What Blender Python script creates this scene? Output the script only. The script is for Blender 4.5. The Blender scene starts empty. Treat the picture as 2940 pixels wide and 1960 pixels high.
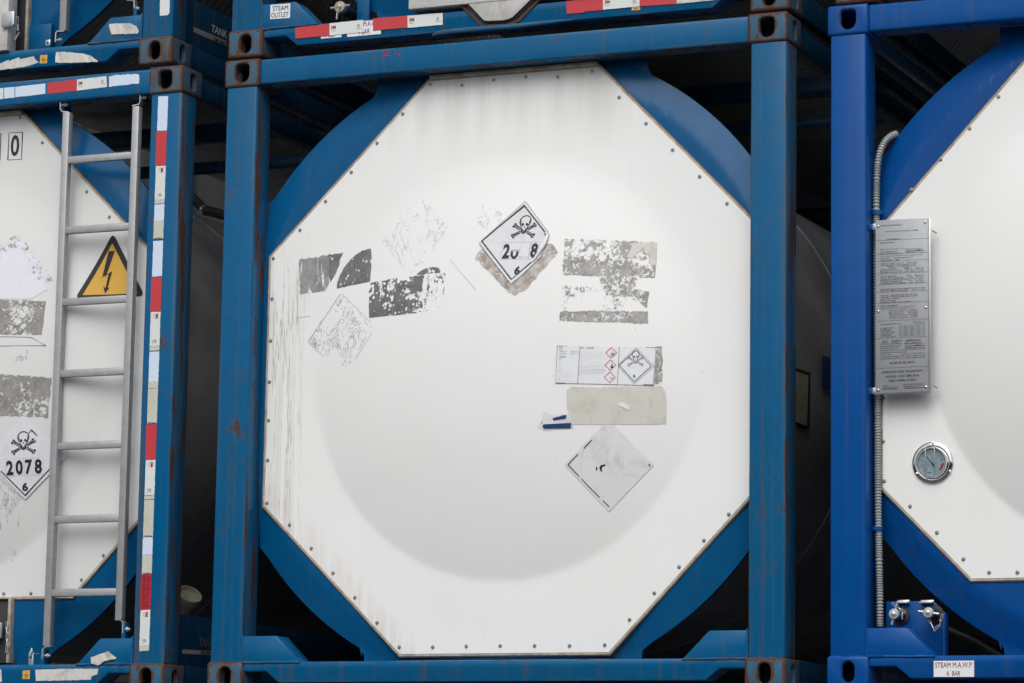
import bpy, bmesh, math, random
from mathutils import Vector, Matrix
from mathutils.geometry import interpolate_bezier
S = bpy.context.scene
C = S.collection
random.seed(7)
# ------------------------------------------------------------------ camera
CAM = Vector((6.328103, -11.624386, -0.599203)); YAW, PIT, ROL, FPX = 0.40746, 0.153386, 0.016065, 9406.66
def cam_axes():
    ca, sa, cb, sb, cc, sc = math.cos(YAW), math.sin(YAW), math.cos(PIT), math.sin(PIT), math.cos(ROL), math.sin(ROL)
    f = Vector((-sa*cb, ca*cb, sb)); r = Vector((ca, sa, 0)); u = r.cross(f)
    return r*cc+u*sc, -r*sc+u*cc, f
cr, cu, cf = cam_axes()
cam = bpy.data.cameras.new('camera'); co = bpy.data.objects.new('camera', cam); C.objects.link(co)
co.matrix_world = Matrix(((cr.x, cu.x, -cf.x, CAM.x), (cr.y, cu.y, -cf.y, CAM.y), (cr.z, cu.z, -cf.z, CAM.z), (0, 0, 0, 1)))
cam.sensor_width = 36; cam.lens = FPX/2940*36; cam.clip_start = .1; cam.clip_end = 500
S.camera = co
# ------------------------------------------------------------------ sky and sun (overcast)
SUN_EL, SUN_AZ = math.radians(48), math.radians(10)      # azimuth: from the viewer's side (-y), a little to +x
w = bpy.data.worlds.new('World'); S.world = w; w.use_nodes = True
nt = w.node_tree; nt.nodes.clear()
sky = nt.nodes.new('ShaderNodeTexSky'); sky.sky_type = 'NISHITA'; sky.sun_disc = False
sky.sun_elevation = SUN_EL; sky.sun_rotation = math.pi - SUN_AZ; sky.air_density = 1.0; sky.dust_density = 4.0; sky.ozone_density = 1.0
hs = nt.nodes.new('ShaderNodeHueSaturation'); hs.inputs['Saturation'].default_value = .42
bg = nt.nodes.new('ShaderNodeBackground'); bg.inputs['Strength'].default_value = .12
wo = nt.nodes.new('ShaderNodeOutputWorld')
nt.links.new(sky.outputs[0], hs.inputs['Color']); nt.links.new(hs.outputs[0], bg.inputs[0]); nt.links.new(bg.outputs[0], wo.inputs[0])
sl = bpy.data.lights.new('sun', 'SUN'); sl.energy = 1.4; sl.angle = math.radians(50); sl.color = (1, .985, .965)
so = bpy.data.objects.new('sun', sl); C.objects.link(so)
sd = Vector((math.sin(SUN_AZ)*math.cos(SUN_EL), -math.cos(SUN_AZ)*math.cos(SUN_EL), math.sin(SUN_EL)))
so.rotation_euler = sd.to_track_quat('Z', 'Y').to_euler(); so.location = sd*30
S.view_settings.view_transform = 'Standard'; S.view_settings.look = 'None'; S.view_settings.gamma = 1
S.view_settings.exposure = 0.12; S.view_settings.use_curve_mapping = False
S.render.engine = 'CYCLES'
S.cycles.transparent_max_bounces = 16

# ------------------------------------------------------------------ helpers
ORG = {'M': Vector((0, 0, 0)), 'L': Vector((-2.622, -.02, -.004)), 'R': Vector((2.596, .004, .003)),
       'UM': Vector((.003, .015, 2.6)), 'UL': Vector((-2.70, .02, 2.609)), 'UR': Vector((2.62, .02, 2.6))}
ROOT = {}
def L(c, px, py, d=0.0):
    """photo point -> (x, z) in container c on its plane y = d"""
    o = ORG[c]; ray = cf*FPX + cr*(px-1470) - cu*(py-980)
    t = (o.y+d-CAM.y)/ray.y; q = CAM+ray*t-o
    return (q.x, q.z)
def Lx(c, px, py, x):
    """photo point -> (y, z) in container c on its plane x"""
    o = ORG[c]; ray = cf*FPX + cr*(px-1470) - cu*(py-980)
    t = (o.x+x-CAM.x)/ray.x; q = CAM+ray*t-o
    return (q.y, q.z)
def col(r, g, b):
    f = lambda v: v/255/12.92 if v/255 <= .04045 else ((v/255+.055)/1.055)**2.4
    return (f(r), f(g), f(b), 1)
class NT:
    def __init__(s, name):
        s.m = bpy.data.materials.new(name); s.m.use_nodes = True; s.t = s.m.node_tree; s.p = s.t.nodes['Principled BSDF']; s._c = {}
    def n(s, ty, **k):
        x = s.t.nodes.new('ShaderNode'+ty)
        for a, v in k.items(): setattr(x, a, v)
        return x
    def link(s, a, b): s.t.links.new(a, b)
    def coord(s):
        """object coordinates shifted by a per-object random offset"""
        if 'c' not in s._c:
            tc = s.n('TexCoord'); oi = s.n('ObjectInfo'); m = s.n('Math', operation='MULTIPLY'); m.inputs[1].default_value = 37.0
            s.link(oi.outputs['Random'], m.inputs[0]); v = s.n('VectorMath', operation='ADD')
            s.link(tc.outputs['Object'], v.inputs[0]); s.link(m.outputs[0], v.inputs[1]); s._c['c'] = v.outputs[0]; s._c['o'] = tc.outputs['Object']
        return s._c['c']
    def raw(s): s.coord(); return s._c['o']
    def scale(s, v, sc, rot=None):
        m = s.n('Mapping'); s.link(v, m.inputs[0]); m.inputs['Scale'].default_value = sc
        if rot: m.inputs['Rotation'].default_value = rot
        return m.outputs[0]
    def noise(s, v, scale=5, detail=5, rough=.6, dist=0.0):
        x = s.n('TexNoise'); s.link(v, x.inputs['Vector']); x.inputs['Scale'].default_value = scale
        x.inputs['Detail'].default_value = detail; x.inputs['Roughness'].default_value = rough; x.inputs['Distortion'].default_value = dist
        return x.outputs['Fac']
    def ramp(s, f, a, b, ca=0.0, cb=1.0):
        m = s.n('MapRange'); m.interpolation_type = 'SMOOTHSTEP'; s.link(f, m.inputs[0])
        for i, v in zip((1, 2, 3, 4), (a, b, ca, cb)): m.inputs[i].default_value = v
        return m.outputs[0]
    def math(s, op, a, b=None):
        m = s.n('Math', operation=op)
        for i, v in enumerate((a, b)):
            if v is None: continue
            if isinstance(v, (int, float)): m.inputs[i].default_value = v
            else: s.link(v, m.inputs[i])
        return m.outputs[0]
    def mix(s, f, a, b):
        m = s.n('Mix', data_type='RGBA')
        for i, v in ((0, f), (6, a), (7, b)):
            if isinstance(v, (int, float)): m.inputs[i].default_value = v
            elif isinstance(v, tuple): m.inputs[i].default_value = v
            else: s.link(v, m.inputs[i])
        return m.outputs[2]
    def setc(s, v):
        if isinstance(v, tuple): s.p.inputs['Base Color'].default_value = v
        else: s.link(v, s.p.inputs['Base Color'])
    def setr(s, v):
        if isinstance(v, (int, float)): s.p.inputs['Roughness'].default_value = v
        else: s.link(v, s.p.inputs['Roughness'])
    def bump(s, h, strength=.3, dist=.002):
        b = s.n('Bump'); b.inputs['Strength'].default_value = strength; b.inputs['Distance'].default_value = dist
        s.link(h, b.inputs['Height']); s.link(b.outputs[0], s.p.inputs['Normal'])
    def edge(s, r=.012):
        """1 near convex and concave edges"""
        bv = s.n('Bevel', samples=4); bv.inputs['Radius'].default_value = r; g = s.n('NewGeometry')
        d = s.n('VectorMath', operation='DOT_PRODUCT'); s.link(bv.outputs[0], d.inputs[0]); s.link(g.outputs['Normal'], d.inputs[1])
        return s.math('SUBTRACT', 1.0, d.outputs['Value'])

RUST1, RUST2 = (.045, .024, .018, 1), (.115, .052, .030, 1)
def paint(name, base, rust=.3, fade=.5, streak=.5, edge=True, cast=False, xe=(), ze=(), fadec=(.025, .10, .17, 1)):
    m = NT(name); v = m.coord()
    big = m.noise(v, 1.6, 4, .6)
    c = m.mix(m.ramp(big, .35, .7, 0, .5*fade), base, fadec)
    var = m.noise(v, 14, 6, .65)
    c = m.mix(m.ramp(var, .3, .75, 0, .22), c, (base[0]*.35, base[1]*.45, base[2]*.5, 1))
    st = m.noise(m.scale(v, (34, 34, .55)), 1, 5, .6, .3)
    c = m.mix(m.ramp(st, .52, .72, 0, streak), c, (.075, .075, .07, 1))
    st2 = m.noise(m.scale(v, (60, 60, 1.4)), 1, 4, .6)
    c = m.mix(m.ramp(st2, .6, .78, 0, .35*streak), c, (.05, .15, .25, 1))
    # rust spots and rusty edges
    rn = m.noise(m.scale(v, (1, 1, .55)), 16, 9, .72, .4)
    r = m.ramp(rn, .675-.10*rust, .70-.10*rust) if rust > .01 else m.ramp(rn, .9, .95)
    if edge:
        e = m.math('MULTIPLY', m.edge(.016), 2.6*rust)
        r = m.math('MAXIMUM', r, m.ramp(m.math('ADD', e, m.math('MULTIPLY', m.noise(v, 11, 8, .7, .3), 1.0)), .78, .86))
    o = m.raw(); sp = m.n('SeparateXYZ'); m.link(o, sp.inputs[0]); X, Y, Z = sp.outputs
    if cast:
        ex = m.math('MINIMUM', X, m.math('SUBTRACT', .162, X)); ey = m.math('MINIMUM', Y, m.math('SUBTRACT', .178, Y)); ez = m.math('MINIMUM', Z, m.math('SUBTRACT', .118, Z))
        med = m.math('MAXIMUM', m.math('MINIMUM', ex, ey), m.math('MINIMUM', m.math('MAXIMUM', ex, ey), ez))
        # rim of the hand hole in the end face
        hx = m.math('SUBTRACT', X, .083); hz = m.math('MULTIPLY', m.math('SUBTRACT', Z, .06), .78); hr = m.math('SQRT', m.math('ADD', m.math('MULTIPLY', hx, hx), m.math('MULTIPLY', hz, hz)))
        near = m.math('MAXIMUM', m.ramp(med, .002, .026, 1, 0), m.ramp(hr, .030, .048, .8, 0))
        r = m.math('MAXIMUM', r, m.ramp(m.math('ADD', m.math('MULTIPLY', near, .345), m.noise(v, 16, 9, .75, .6)), .69, .735))
        c = m.mix(m.ramp(m.math('ADD', m.math('MULTIPLY', near, .2), m.noise(v, 12, 6, .7)), .55, .8, 0, .7), c, (.10, .085, .07, 1))
    for vals, AX, wd, st_ in ((xe, X, .010, (1, 1, .10)), (ze, Z, .006, (.5, 1, 1))):
        for q in vals:
            nr = m.ramp(m.math('ABSOLUTE', m.math('SUBTRACT', AX, q)), .001, wd*.8, 1, 0)
            r = m.math('MAXIMUM', r, m.ramp(m.math('ADD', m.math('MULTIPLY', nr, .30), m.noise(m.scale(v, st_), 22 if AX is X else 18, 7, .72, .3)), .825, .86))
            c = m.mix(m.math('MULTIPLY', m.ramp(m.math('ABSOLUTE', m.math('SUBTRACT', AX, q)), .002, .02, .5, 0), m.ramp(m.noise(m.scale(v, st_), 9, 5, .6), .45, .65)), c, (.07, .13, .18, 1))
    rc = m.mix(m.noise(v, 60, 4, .6), RUST1, RUST2)
    # brown stain round the rust
    halo = m.ramp(rn, .55-.08*rust, .70-.09*rust, 0, min(.8, .5*rust))
    c = m.mix(halo, c, (.09, .06, .045, 1))
    # chalky scratches
    sc = m.noise(m.scale(v, (9, 9, 1.2), (.3, .2, .5)), 6, 2, .4, 2.2)
    sm = m.ramp(m.math('ABSOLUTE', m.math('SUBTRACT', sc, .5)), .0005, .0028, .5, 0)
    c = m.mix(m.math('MULTIPLY', sm, m.ramp(big, .52, .62, 0, .8*min(1, rust*2.5))), c, (.25, .32, .38, 1))
    m.setc(m.mix(r, c, rc)); m.setr(m.math('ADD', m.ramp(var, .2, .8, .2, .32), m.math('MULTIPLY', r, .4)))
    m.p.inputs['Specular IOR Level'].default_value = .2
    hb = m.math('ADD', m.math('MULTIPLY', m.noise(v, 90, 3, .5), .18), m.math('MULTIPLY', m.noise(v, 5, 3, .5), 1.1))
    m.bump(m.math('ADD', hb, m.math('MULTIPLY', r, -.35)), .35, .0016)
    return m.m
def plain(name, c, rough=.5, metal=0.0, bump=0, var=.12, vs=12):
    m = NT(name); v = m.coord(); f = m.noise(v, vs, 5, .6)
    m.setc(m.mix(m.ramp(f, .3, .7, 0, 1), tuple(k*(1+var) for k in c[:3])+(1,), tuple(k*(1-var) for k in c[:3])+(1,)))
    m.setr(rough); m.p.inputs['Metallic'].default_value = metal
    if bump: m.bump(m.noise(v, 40, 4, .6), bump, .001)
    return m.m
def white_panel(name, base, drip=None, grime=.3, topd=.5):
    m = NT(name); v = m.coord(); o = m.raw()
    sep = m.n('SeparateXYZ'); m.link(o, sep.inputs[0]); X, Z = sep.outputs[0], sep.outputs[2]
    c = m.mix(m.ramp(m.noise(v, .9, 4, .6), .35, .7, 0, .35), base, (base[0]*.93, base[1]*.93, base[2]*.90, 1))
    fine = m.noise(m.scale(v, (160, 160, 1.0)), 1, 3, .6)
    c = m.mix(m.ramp(fine, .55, .8, 0, .10), c, (.45, .46, .46, 1))
    cloud = m.noise(v, 3.2, 7, .7, .5)
    c = m.mix(m.ramp(cloud, .6, .8, 0, grime*.35), c, (.42, .40, .36, 1))
    dots = m.noise(v, 30, 3, .6)
    dd = m.math('MULTIPLY', m.ramp(dots, .755, .775), m.ramp(m.noise(v, 1.7, 2, .5), .5, .6))
    c = m.mix(m.math('MULTIPLY', dd, .7), c, (.12, .11, .10, 1))
    # grey-brown streaks, denser towards the top edge
    tm = m.math('MULTIPLY', m.ramp(Z, 2.05, 2.44, 0, .5*topd), m.ramp(m.noise(m.scale(v, (10, 10, .7)), 1, 5, .6), .3, .75))
    c = m.mix(tm, c, (.36, .35, .30, 1))
    if drip:
        x0, x1, z0, z1 = drip
        st = m.noise(m.scale(v, (26, 26, .9)), 1, 4, .65, .35)
        thin = m.ramp(m.math('ABSOLUTE', m.math('SUBTRACT', st, .5)), .004, .022, 1, 0)
        band = m.math('MULTIPLY', m.ramp(X, x0+.10, x1, 1, 0), m.math('MULTIPLY', m.ramp(Z, z0, z0+.1), m.ramp(Z, z1-.45, z1, 1, 0)))
        c = m.mix(m.math('MULTIPLY', m.math('MULTIPLY', thin, band), m.ramp(cloud, .35, .6, .2, .8)), c, (.30, .27, .23, 1))
        wide = m.ramp(st, .45, .75, 0, .4)
        c = m.mix(m.math('MULTIPLY', wide, band), c, (.46, .42, .34, 1))
        # brown seep along the cut lower left edge
        dg = m.math('ADD', X, m.math('MULTIPLY', Z, .98))
        eg = m.math('MULTIPLY', m.ramp(dg, .95, 1.12, 1, 0), m.ramp(m.noise(m.scale(v, (30, 30, 4)), 1, 4, .6), .35, .7))
        c = m.mix(m.math('MULTIPLY', eg, .3), c, (.40, .30, .19, 1))
    m.setc(c); m.setr(m.ramp(cloud, .3, .7, .32, .45))
    m.bump(m.math('ADD', m.noise(v, 2.2, 2, .4), m.math('MULTIPLY', fine, .01)), .7, .008)
    return m.m
def residue(name, kind, c=(.16, .155, .15, 1), dens=.5, seed=0.0, c2=None):
    m = NT(name); o = m.raw(); a = m.n('VectorMath', operation='ADD'); m.link(o, a.inputs[0]); a.inputs[1].default_value = (seed, seed*.7, seed*1.3); v = a.outputs[0]
    t = .5+(.5-dens)*.4
    if kind == 'speckle':
        vo = m.n('TexVoronoi'); m.link(m.scale(v, (1, 1, .8)), vo.inputs['Vector']); vo.inputs['Scale'].default_value = 62
        dots = m.math('GREATER_THAN', vo.outputs['Distance'], m.ramp(m.noise(v, 9, 4, .7), .35, .7, .1, .55))
        strk = m.ramp(m.noise(m.scale(v, (1, 1, .4)), 30, 6, .75, .8), t-.02, t+.02, 1, 0)
        al = m.math('MULTIPLY', dots, m.math('MAXIMUM', strk, m.ramp(m.noise(v, 5.5, 6, .7, .5), .49, .51)))
    elif kind == 'dots':
        vo = m.n('TexVoronoi'); m.link(m.scale(v, (1, 1, .75)), vo.inputs['Vector']); vo.inputs['Scale'].default_value = 58
        al = m.math('GREATER_THAN', vo.outputs['Distance'], m.ramp(m.noise(v, 14, 3, .6), .4, .75, .12, .5))
    elif kind == 'scrape':
        al = m.ramp(m.noise(m.scale(v, (1, 1, .16)), 42, 6, .7, .6), t-.03, t+.04)
    elif kind == 'mottle':
        big = m.noise(v, 9, 3, .6)
        al = m.ramp(m.math('ADD', m.math('MULTIPLY', m.noise(v, 52, 9, .78, .9), .70), m.math('MULTIPLY', big, .30)), t-.012, t+.012)
    elif kind == 'solid':
        al = m.ramp(m.noise(v, 22, 6, .7), .27, .31)
    else:   # 'faint' contour-like leftovers of glue
        n1 = m.noise(m.scale(v, (1, 1, .6)), 16, 6, .7, .9)
        al = m.math('MULTIPLY', m.ramp(m.math('ABSOLUTE', m.math('SUBTRACT', n1, .52)), .003, .016, .75, 0), m.ramp(m.noise(v, 7, 4, .6), t-.06, t+.06))
    cc = m.mix(m.ramp(m.noise(v, 24, 6, .7), .35, .65), c, c2 or tuple(k*1.55 for k in c[:3])+(1,))
    m.setc(cc); m.setr(.55); m.link(al, m.p.inputs['Alpha'])
    return m.m
def aged(name, c, dirt=.5, dc=(.35, .33, .29, 1), sc=9, rough=.4):
    m = NT(name); v = m.coord()
    n1 = m.noise(v, sc, 7, .7, .5)
    k = m.mix(m.ramp(n1, .45, .75, 0, dirt), c, dc)
    n2 = m.noise(m.scale(v, (1, 1, .3)), sc*4, 5, .7)
    k = m.mix(m.ramp(n2, .55, .75, 0, dirt*.5), k, tuple(q*.6 for q in dc[:3])+(1,))
    m.setc(k); m.setr(rough); m.bump(n1, .3, .002)
    return m.m

M = {}
BL = (.0003, .099, .243, 1); BR = (.0002, .067, .275, 1)
M['blue'] = paint('weathered_blue_paint', BL, .18, .35, .45, ze=(2.4815, 2.5855, .0345, .1175))
M['bluepost'] = paint('streaked_blue_paint', BL, .40, .5, .85, xe=(.0115, .1515, 2.2885, 2.4335))
M['blueflat'] = paint('smooth_blue_paint', (.0003, .082, .218, 1), .0, .12, .12, edge=False)
M['bluedark'] = paint('shaded_blue_paint', (.003, .03, .07, 1), .3, .2, .3, edge=False)  # blue darkened to paint in the shade between the stacks
M['cast'] = paint('rusting_casting_paint', (.03, .12, .21, 1), .8, .9, .9, cast=True, fadec=(.12, .10, .09, 1))
M['castrust'] = paint('rusty_casting', (.08, .12, .15, 1), 1.6, .9, .9, cast=True, fadec=(.12, .08, .06, 1))
M['blueR'] = paint('fresh_blue_paint', BR, .02, .55, .22, fadec=(.012, .11, .33, 1))
M['blueRf'] = paint('fresh_blue_sheet', (.0003, .058, .24, 1), .0, .4, .1, edge=False, fadec=(.01, .09, .30, 1))
M['castR'] = paint('fresh_blue_casting', BR, .25, .2, .4, fadec=(.01, .07, .26, 1))
M['panelM'] = white_panel('stained_white_sheet', (.79, .80, .80, 1), drip=(.18, .42, .55, 1.95), grime=.35, topd=.8)
M['panelL'] = white_panel('greyed_white_sheet', (.66, .67, .67, 1), grime=.6, topd=.4)
M['panelR'] = white_panel('clean_white_sheet', (.78, .79, .785, 1), grime=.1, topd=.1)
M['trim'] = plain('beige_edge_trim', (.36, .32, .26, 1), .6, var=.3, vs=25)
M['trimb'] = plain('brown_sealant', (.16, .11, .08, 1), .7, var=.4, vs=30)
M['shell'] = plain('grey_tank_cladding', (.26, .26, .27, 1), .5, 0, .1, .2, 3)
M['shelld'] = plain('ribbed_dull_cladding', (.42, .42, .41, 1), .45, .4, .1, .2, 3)
M['steel'] = plain('brushed_aluminium', (.36, .37, .38, 1), .5, .35, .1, .07, 30)
M['chrome'] = plain('polished_steel', (.75, .75, .74, 1), .12, 1.0)
M['screw'] = plain('screw_steel', (.30, .30, .295, 1), .35, .5)
M['bright'] = plain('galvanised_steel', (.6, .6, .6, 1), .35, .8)
M['black'] = plain('black_rubber', (.015, .015, .016, 1), .5)
M['dark'] = plain('recess_shade', (.02, .021, .024, 1), .7)  # near-black colour stands for shade inside recesses, notches and holes
M['ink'] = plain('black_print', (.012, .012, .016, 1), .5, var=.1)
M['inks'] = plain('grey_print', (.07, .075, .085, 1), .5, var=.1)
M['redink'] = plain('red_print', (.38, .012, .03, 1), .5)
M['pink'] = plain('pale_red_print', (.62, .16, .20, 1), .5)
M['dkred'] = plain('dark_red_print', (.22, .006, .02, 1), .5)
M['grid'] = plain('faint_grey_print', (.48, .49, .50, 1), .5)
M['label'] = aged('white_vinyl', (.72, .745, .77, 1), .12, (.5, .5, .5, 1))
M['labold'] = aged('scuffed_white_vinyl', (.70, .71, .72, 1), .65, (.36, .34, .33, 1), 7)
M['plac'] = aged('grimy_white_vinyl', (.68, .70, .73, 1), .35, (.42, .42, .41, 1), 7)
M['beige'] = aged('beige_vinyl', (.60, .59, .54, 1), .7, (.42, .40, .34, 1), 9)
M['yellow'] = aged('yellow_vinyl', (.62, .36, .055, 1), .1, (.5, .28, .05, 1))
M['tapew'] = aged('white_reflective_tape', (.64, .68, .67, 1), .15, (.5, .5, .46, 1))
M['tapeb'] = aged('blue_white_reflective_tape', (.58, .68, .82, 1), .12, (.5, .52, .56, 1))
M['tapec'] = aged('cream_reflective_tape', (.53, .53, .46, 1), .4, (.40, .38, .32, 1))
M['taper'] = aged('red_reflective_tape', (.50, .035, .045, 1), .15, (.40, .05, .06, 1))
M['taperh'] = aged('hazy_red_tape', (.42, .012, .025, 1), .2, (.30, .01, .03, 1))
M['tapet'] = aged('torn_dirty_tape', (.58, .58, .55, 1), .8, (.26, .23, .18, 1), 14)
M['dimprint'] = plain('dark_grey_print', (.10, .11, .12, 1), .6)  # dark grey for the lower TANK lettering
M['navy'] = plain('navy_vinyl', (.004, .035, .14, 1), .45)
M['plate'] = plain('anodised_plate', (.31, .325, .345, 1), .5, .3, 0, .05, 8)
M['conduit'] = plain('grey_corrugated_conduit', (.30, .32, .32, 1), .45, .1)
M['cream'] = plain('cream_plastic', (.42, .40, .28, 1), .5)
M['dial'] = plain('pale_dial_face', (.20, .27, .31, 1), .3)
M['lilac'] = aged('faded_lilac_vinyl', (.68, .69, .76, 1), .25, (.52, .53, .56, 1), 10)
M['dirtywhite'] = aged('dirty_white_paint', (.58, .58, .57, 1), .75, (.30, .26, .20, 1), 7, .5)
M['film'] = plain('clear_film', (.02, .05, .10, 1), .2)
M['pen'] = plain('magenta_marker', (.35, .02, .10, 1), .6)
M['teal'] = plain('pale_teal_seal', (.35, .65, .60, 1), .4)
M['res_scrape'] = residue('grey_glue_scraped', 'scrape', (.2,.2,.2,1), dens=.66, seed=1)
M['res_dots'] = residue('grey_glue_dotted', 'dots', (.12, .12, .12, 1), seed=2)
M['res_speck'] = residue('grey_glue_speckled', 'speckle', (.11, .11, .11, 1), dens=.74, seed=3)
M['res_mott'] = residue('grey_glue_mottled', 'mottle', (.26, .255, .25, 1), dens=.50, seed=4, c2=(.40, .39, .38, 1))
M['res_mott2'] = residue('grey_glue_sparse', 'mottle', (.26, .255, .25, 1), dens=.34, seed=5, c2=(.36, .35, .34, 1))
M['res_dense'] = residue('grey_glue_dense', 'mottle', (.24, .235, .23, 1), dens=.60, seed=6, c2=(.40, .39, .38, 1))
M['res_faint'] = residue('faint_glue_lines', 'faint', (.50, .50, .50, 1), dens=.62, seed=7)
M['res_faint2'] = residue('stronger_glue_lines', 'faint', (.34, .34, .34, 1), dens=.68, seed=8)
M['res_brown'] = residue('brown_glue', 'mottle', (.30, .24, .20, 1), dens=.62, seed=9, c2=(.56, .55, .53, 1))
M['res_mott3'] = residue('sparse_glue_specks', 'mottle', (.40, .39, .38, 1), dens=.12, seed=21, c2=(.55, .54, .52, 1))
M['res_left3'] = residue('grey_glue_specks', 'mottle', (.24, .235, .23, 1), dens=.36, seed=22)
M['res_left'] = residue('grey_glue_pitted', 'mottle', (.20, .195, .185, 1), dens=.57, seed=11, c2=(.30, .29, .28, 1))
M['res_left2'] = residue('grey_glue_patchy', 'scrape', (.24, .22, .20, 1), dens=.16, seed=12)
M['asphalt'] = plain('yard_asphalt', (.07, .07, .068, 1), .85, 0, .6, .3, 2)

def newobj(name, me, mat, parent=None, label=None):
    o = bpy.data.objects.new(name, me); C.objects.link(o)
    if mat: me.materials.append(M[mat] if isinstance(mat, str) else mat)
    if parent: o.parent = parent
    if label: o['label'] = label
    return o
def finish(bm, name, smooth=None):
    me = bpy.data.meshes.new(name); bmesh.ops.recalc_face_normals(bm, faces=bm.faces); bm.to_mesh(me); bm.free()
    if smooth is not None:
        me.shade_smooth(); me.set_sharp_from_angle(angle=math.radians(smooth))
    return me
def add_box(bm, x0, x1, y0, y1, z0, z1, bev=0, seg=2):
    b2 = bmesh.new(); bmesh.ops.create_cube(b2, size=1)
    for v in b2.verts: v.co = Vector((x0+(x1-x0)*(v.co.x+.5), y0+(y1-y0)*(v.co.y+.5), z0+(z1-z0)*(v.co.z+.5)))
    if bev: bmesh.ops.bevel(b2, geom=b2.edges[:], offset=bev, segments=seg, profile=.5, affect='EDGES')
    merge(bm, b2)
def merge(bm, b2, mat=None):
    if mat: b2.transform(mat)
    vm = {v: bm.verts.new(v.co) for v in b2.verts}
    for f in b2.faces:
        try: bm.faces.new([vm[v] for v in f.verts])
        except ValueError: pass
    b2.free()
def box(name, mat, parent, x0, x1, y0, y1, z0, z1, bev=.004, seg=2, label=None):
    bm = bmesh.new(); add_box(bm, x0, x1, y0, y1, z0, z1, bev, seg)
    return newobj(name, finish(bm, name, 40), mat, parent, label)
def add_prism(bm, poly, y0, y1, bev=0):
    """poly (x,z) list extruded along y"""
    b2 = bmesh.new(); a = [b2.verts.new((x, y0, z)) for x, z in poly]; b = [b2.verts.new((x, y1, z)) for x, z in poly]
    b2.faces.new(a); b2.faces.new(b[::-1]); n = len(poly)
    for i in range(n): b2.faces.new([a[i], b[i], b[(i+1) % n], a[(i+1) % n]][::-1])
    bmesh.ops.recalc_face_normals(b2, faces=b2.faces)
    if bev: bmesh.ops.bevel(b2, geom=b2.edges[:], offset=bev, segments=2, profile=.5, affect='EDGES')
    merge(bm, b2)
def prism(name, mat, parent, poly, y0, y1, bev=.003, label=None):
    bm = bmesh.new(); add_prism(bm, poly, y0, y1, bev)
    return newobj(name, finish(bm, name, 40), mat, parent, label)
def add_cyl(bm, p0, p1, r0, r1=None, seg=24, cap=True):
    p0, p1 = Vector(p0), Vector(p1); r1 = r0 if r1 is None else r1; d = p1-p0; q = d.to_track_quat('Z', 'Y')
    A = [bm.verts.new(p0+q@Vector((r0*math.cos(t), r0*math.sin(t), 0))) for t in [2*math.pi*i/seg for i in range(seg)]]
    B = [bm.verts.new(p1+q@Vector((r1*math.cos(t), r1*math.sin(t), 0))) for t in [2*math.pi*i/seg for i in range(seg)]]
    for i in range(seg): bm.faces.new([A[i], A[(i+1) % seg], B[(i+1) % seg], B[i]])
    if cap: bm.faces.new(A[::-1]); bm.faces.new(B)
def cyl(name, mat, parent, p0, p1, r0, r1=None, seg=24, label=None):
    bm = bmesh.new(); add_cyl(bm, p0, p1, r0, r1, seg)
    return newobj(name, finish(bm, name, 40), mat, parent, label)
def tube(bm, pts, radf, seg=10):
    """sweep; radf(i) gives radius"""
    pts = [Vector(p) for p in pts]; rings = []; up = Vector((0, 1, 0)); n = len(pts)
    for i, p in enumerate(pts):
        t = (pts[min(i+1, n-1)]-pts[max(i-1, 0)]).normalized()
        a = t.cross(up); a = a.normalized() if a.length > 1e-4 else Vector((1, 0, 0)); b = t.cross(a).normalized(); r = radf(i)
        rings.append([bm.verts.new(p+a*r*math.cos(2*math.pi*k/seg)+b*r*math.sin(2*math.pi*k/seg)) for k in range(seg)])
    for i in range(n-1):
        for k in range(seg): bm.faces.new([rings[i][k], rings[i][(k+1) % seg], rings[i+1][(k+1) % seg], rings[i+1][k]])
    bm.faces.new(rings[0][::-1]); bm.faces.new(rings[-1])
def lathe(bm, prof, org, axis, seg=40):
    """prof (r, h) along axis"""
    q = Vector(axis).to_track_quat('Z', 'Y'); org = Vector(org); R = []
    for r, h in prof: R.append([bm.verts.new(org+q@Vector((r*math.cos(2*math.pi*k/seg), r*math.sin(2*math.pi*k/seg), h))) for k in range(seg)])
    for i in range(len(R)-1):
        for k in range(seg): bm.faces.new([R[i][k], R[i][(k+1) % seg], R[i+1][(k+1) % seg], R[i+1][k]])
    if prof[0][0] > 1e-5: bm.faces.new(R[0][::-1])
    if prof[-1][0] > 1e-5: bm.faces.new(R[-1])
def split_edges(bm, maxlen, it=7):
    bmesh.ops.triangulate(bm, faces=bm.faces[:])
    for _ in range(it):
        es = [e for e in bm.edges if e.calc_length() > maxlen]
        if not es: break
        bmesh.ops.subdivide_edges(bm, edges=es, cuts=1); bmesh.ops.triangulate(bm, faces=[f for f in bm.faces if len(f.verts) > 3])

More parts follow.
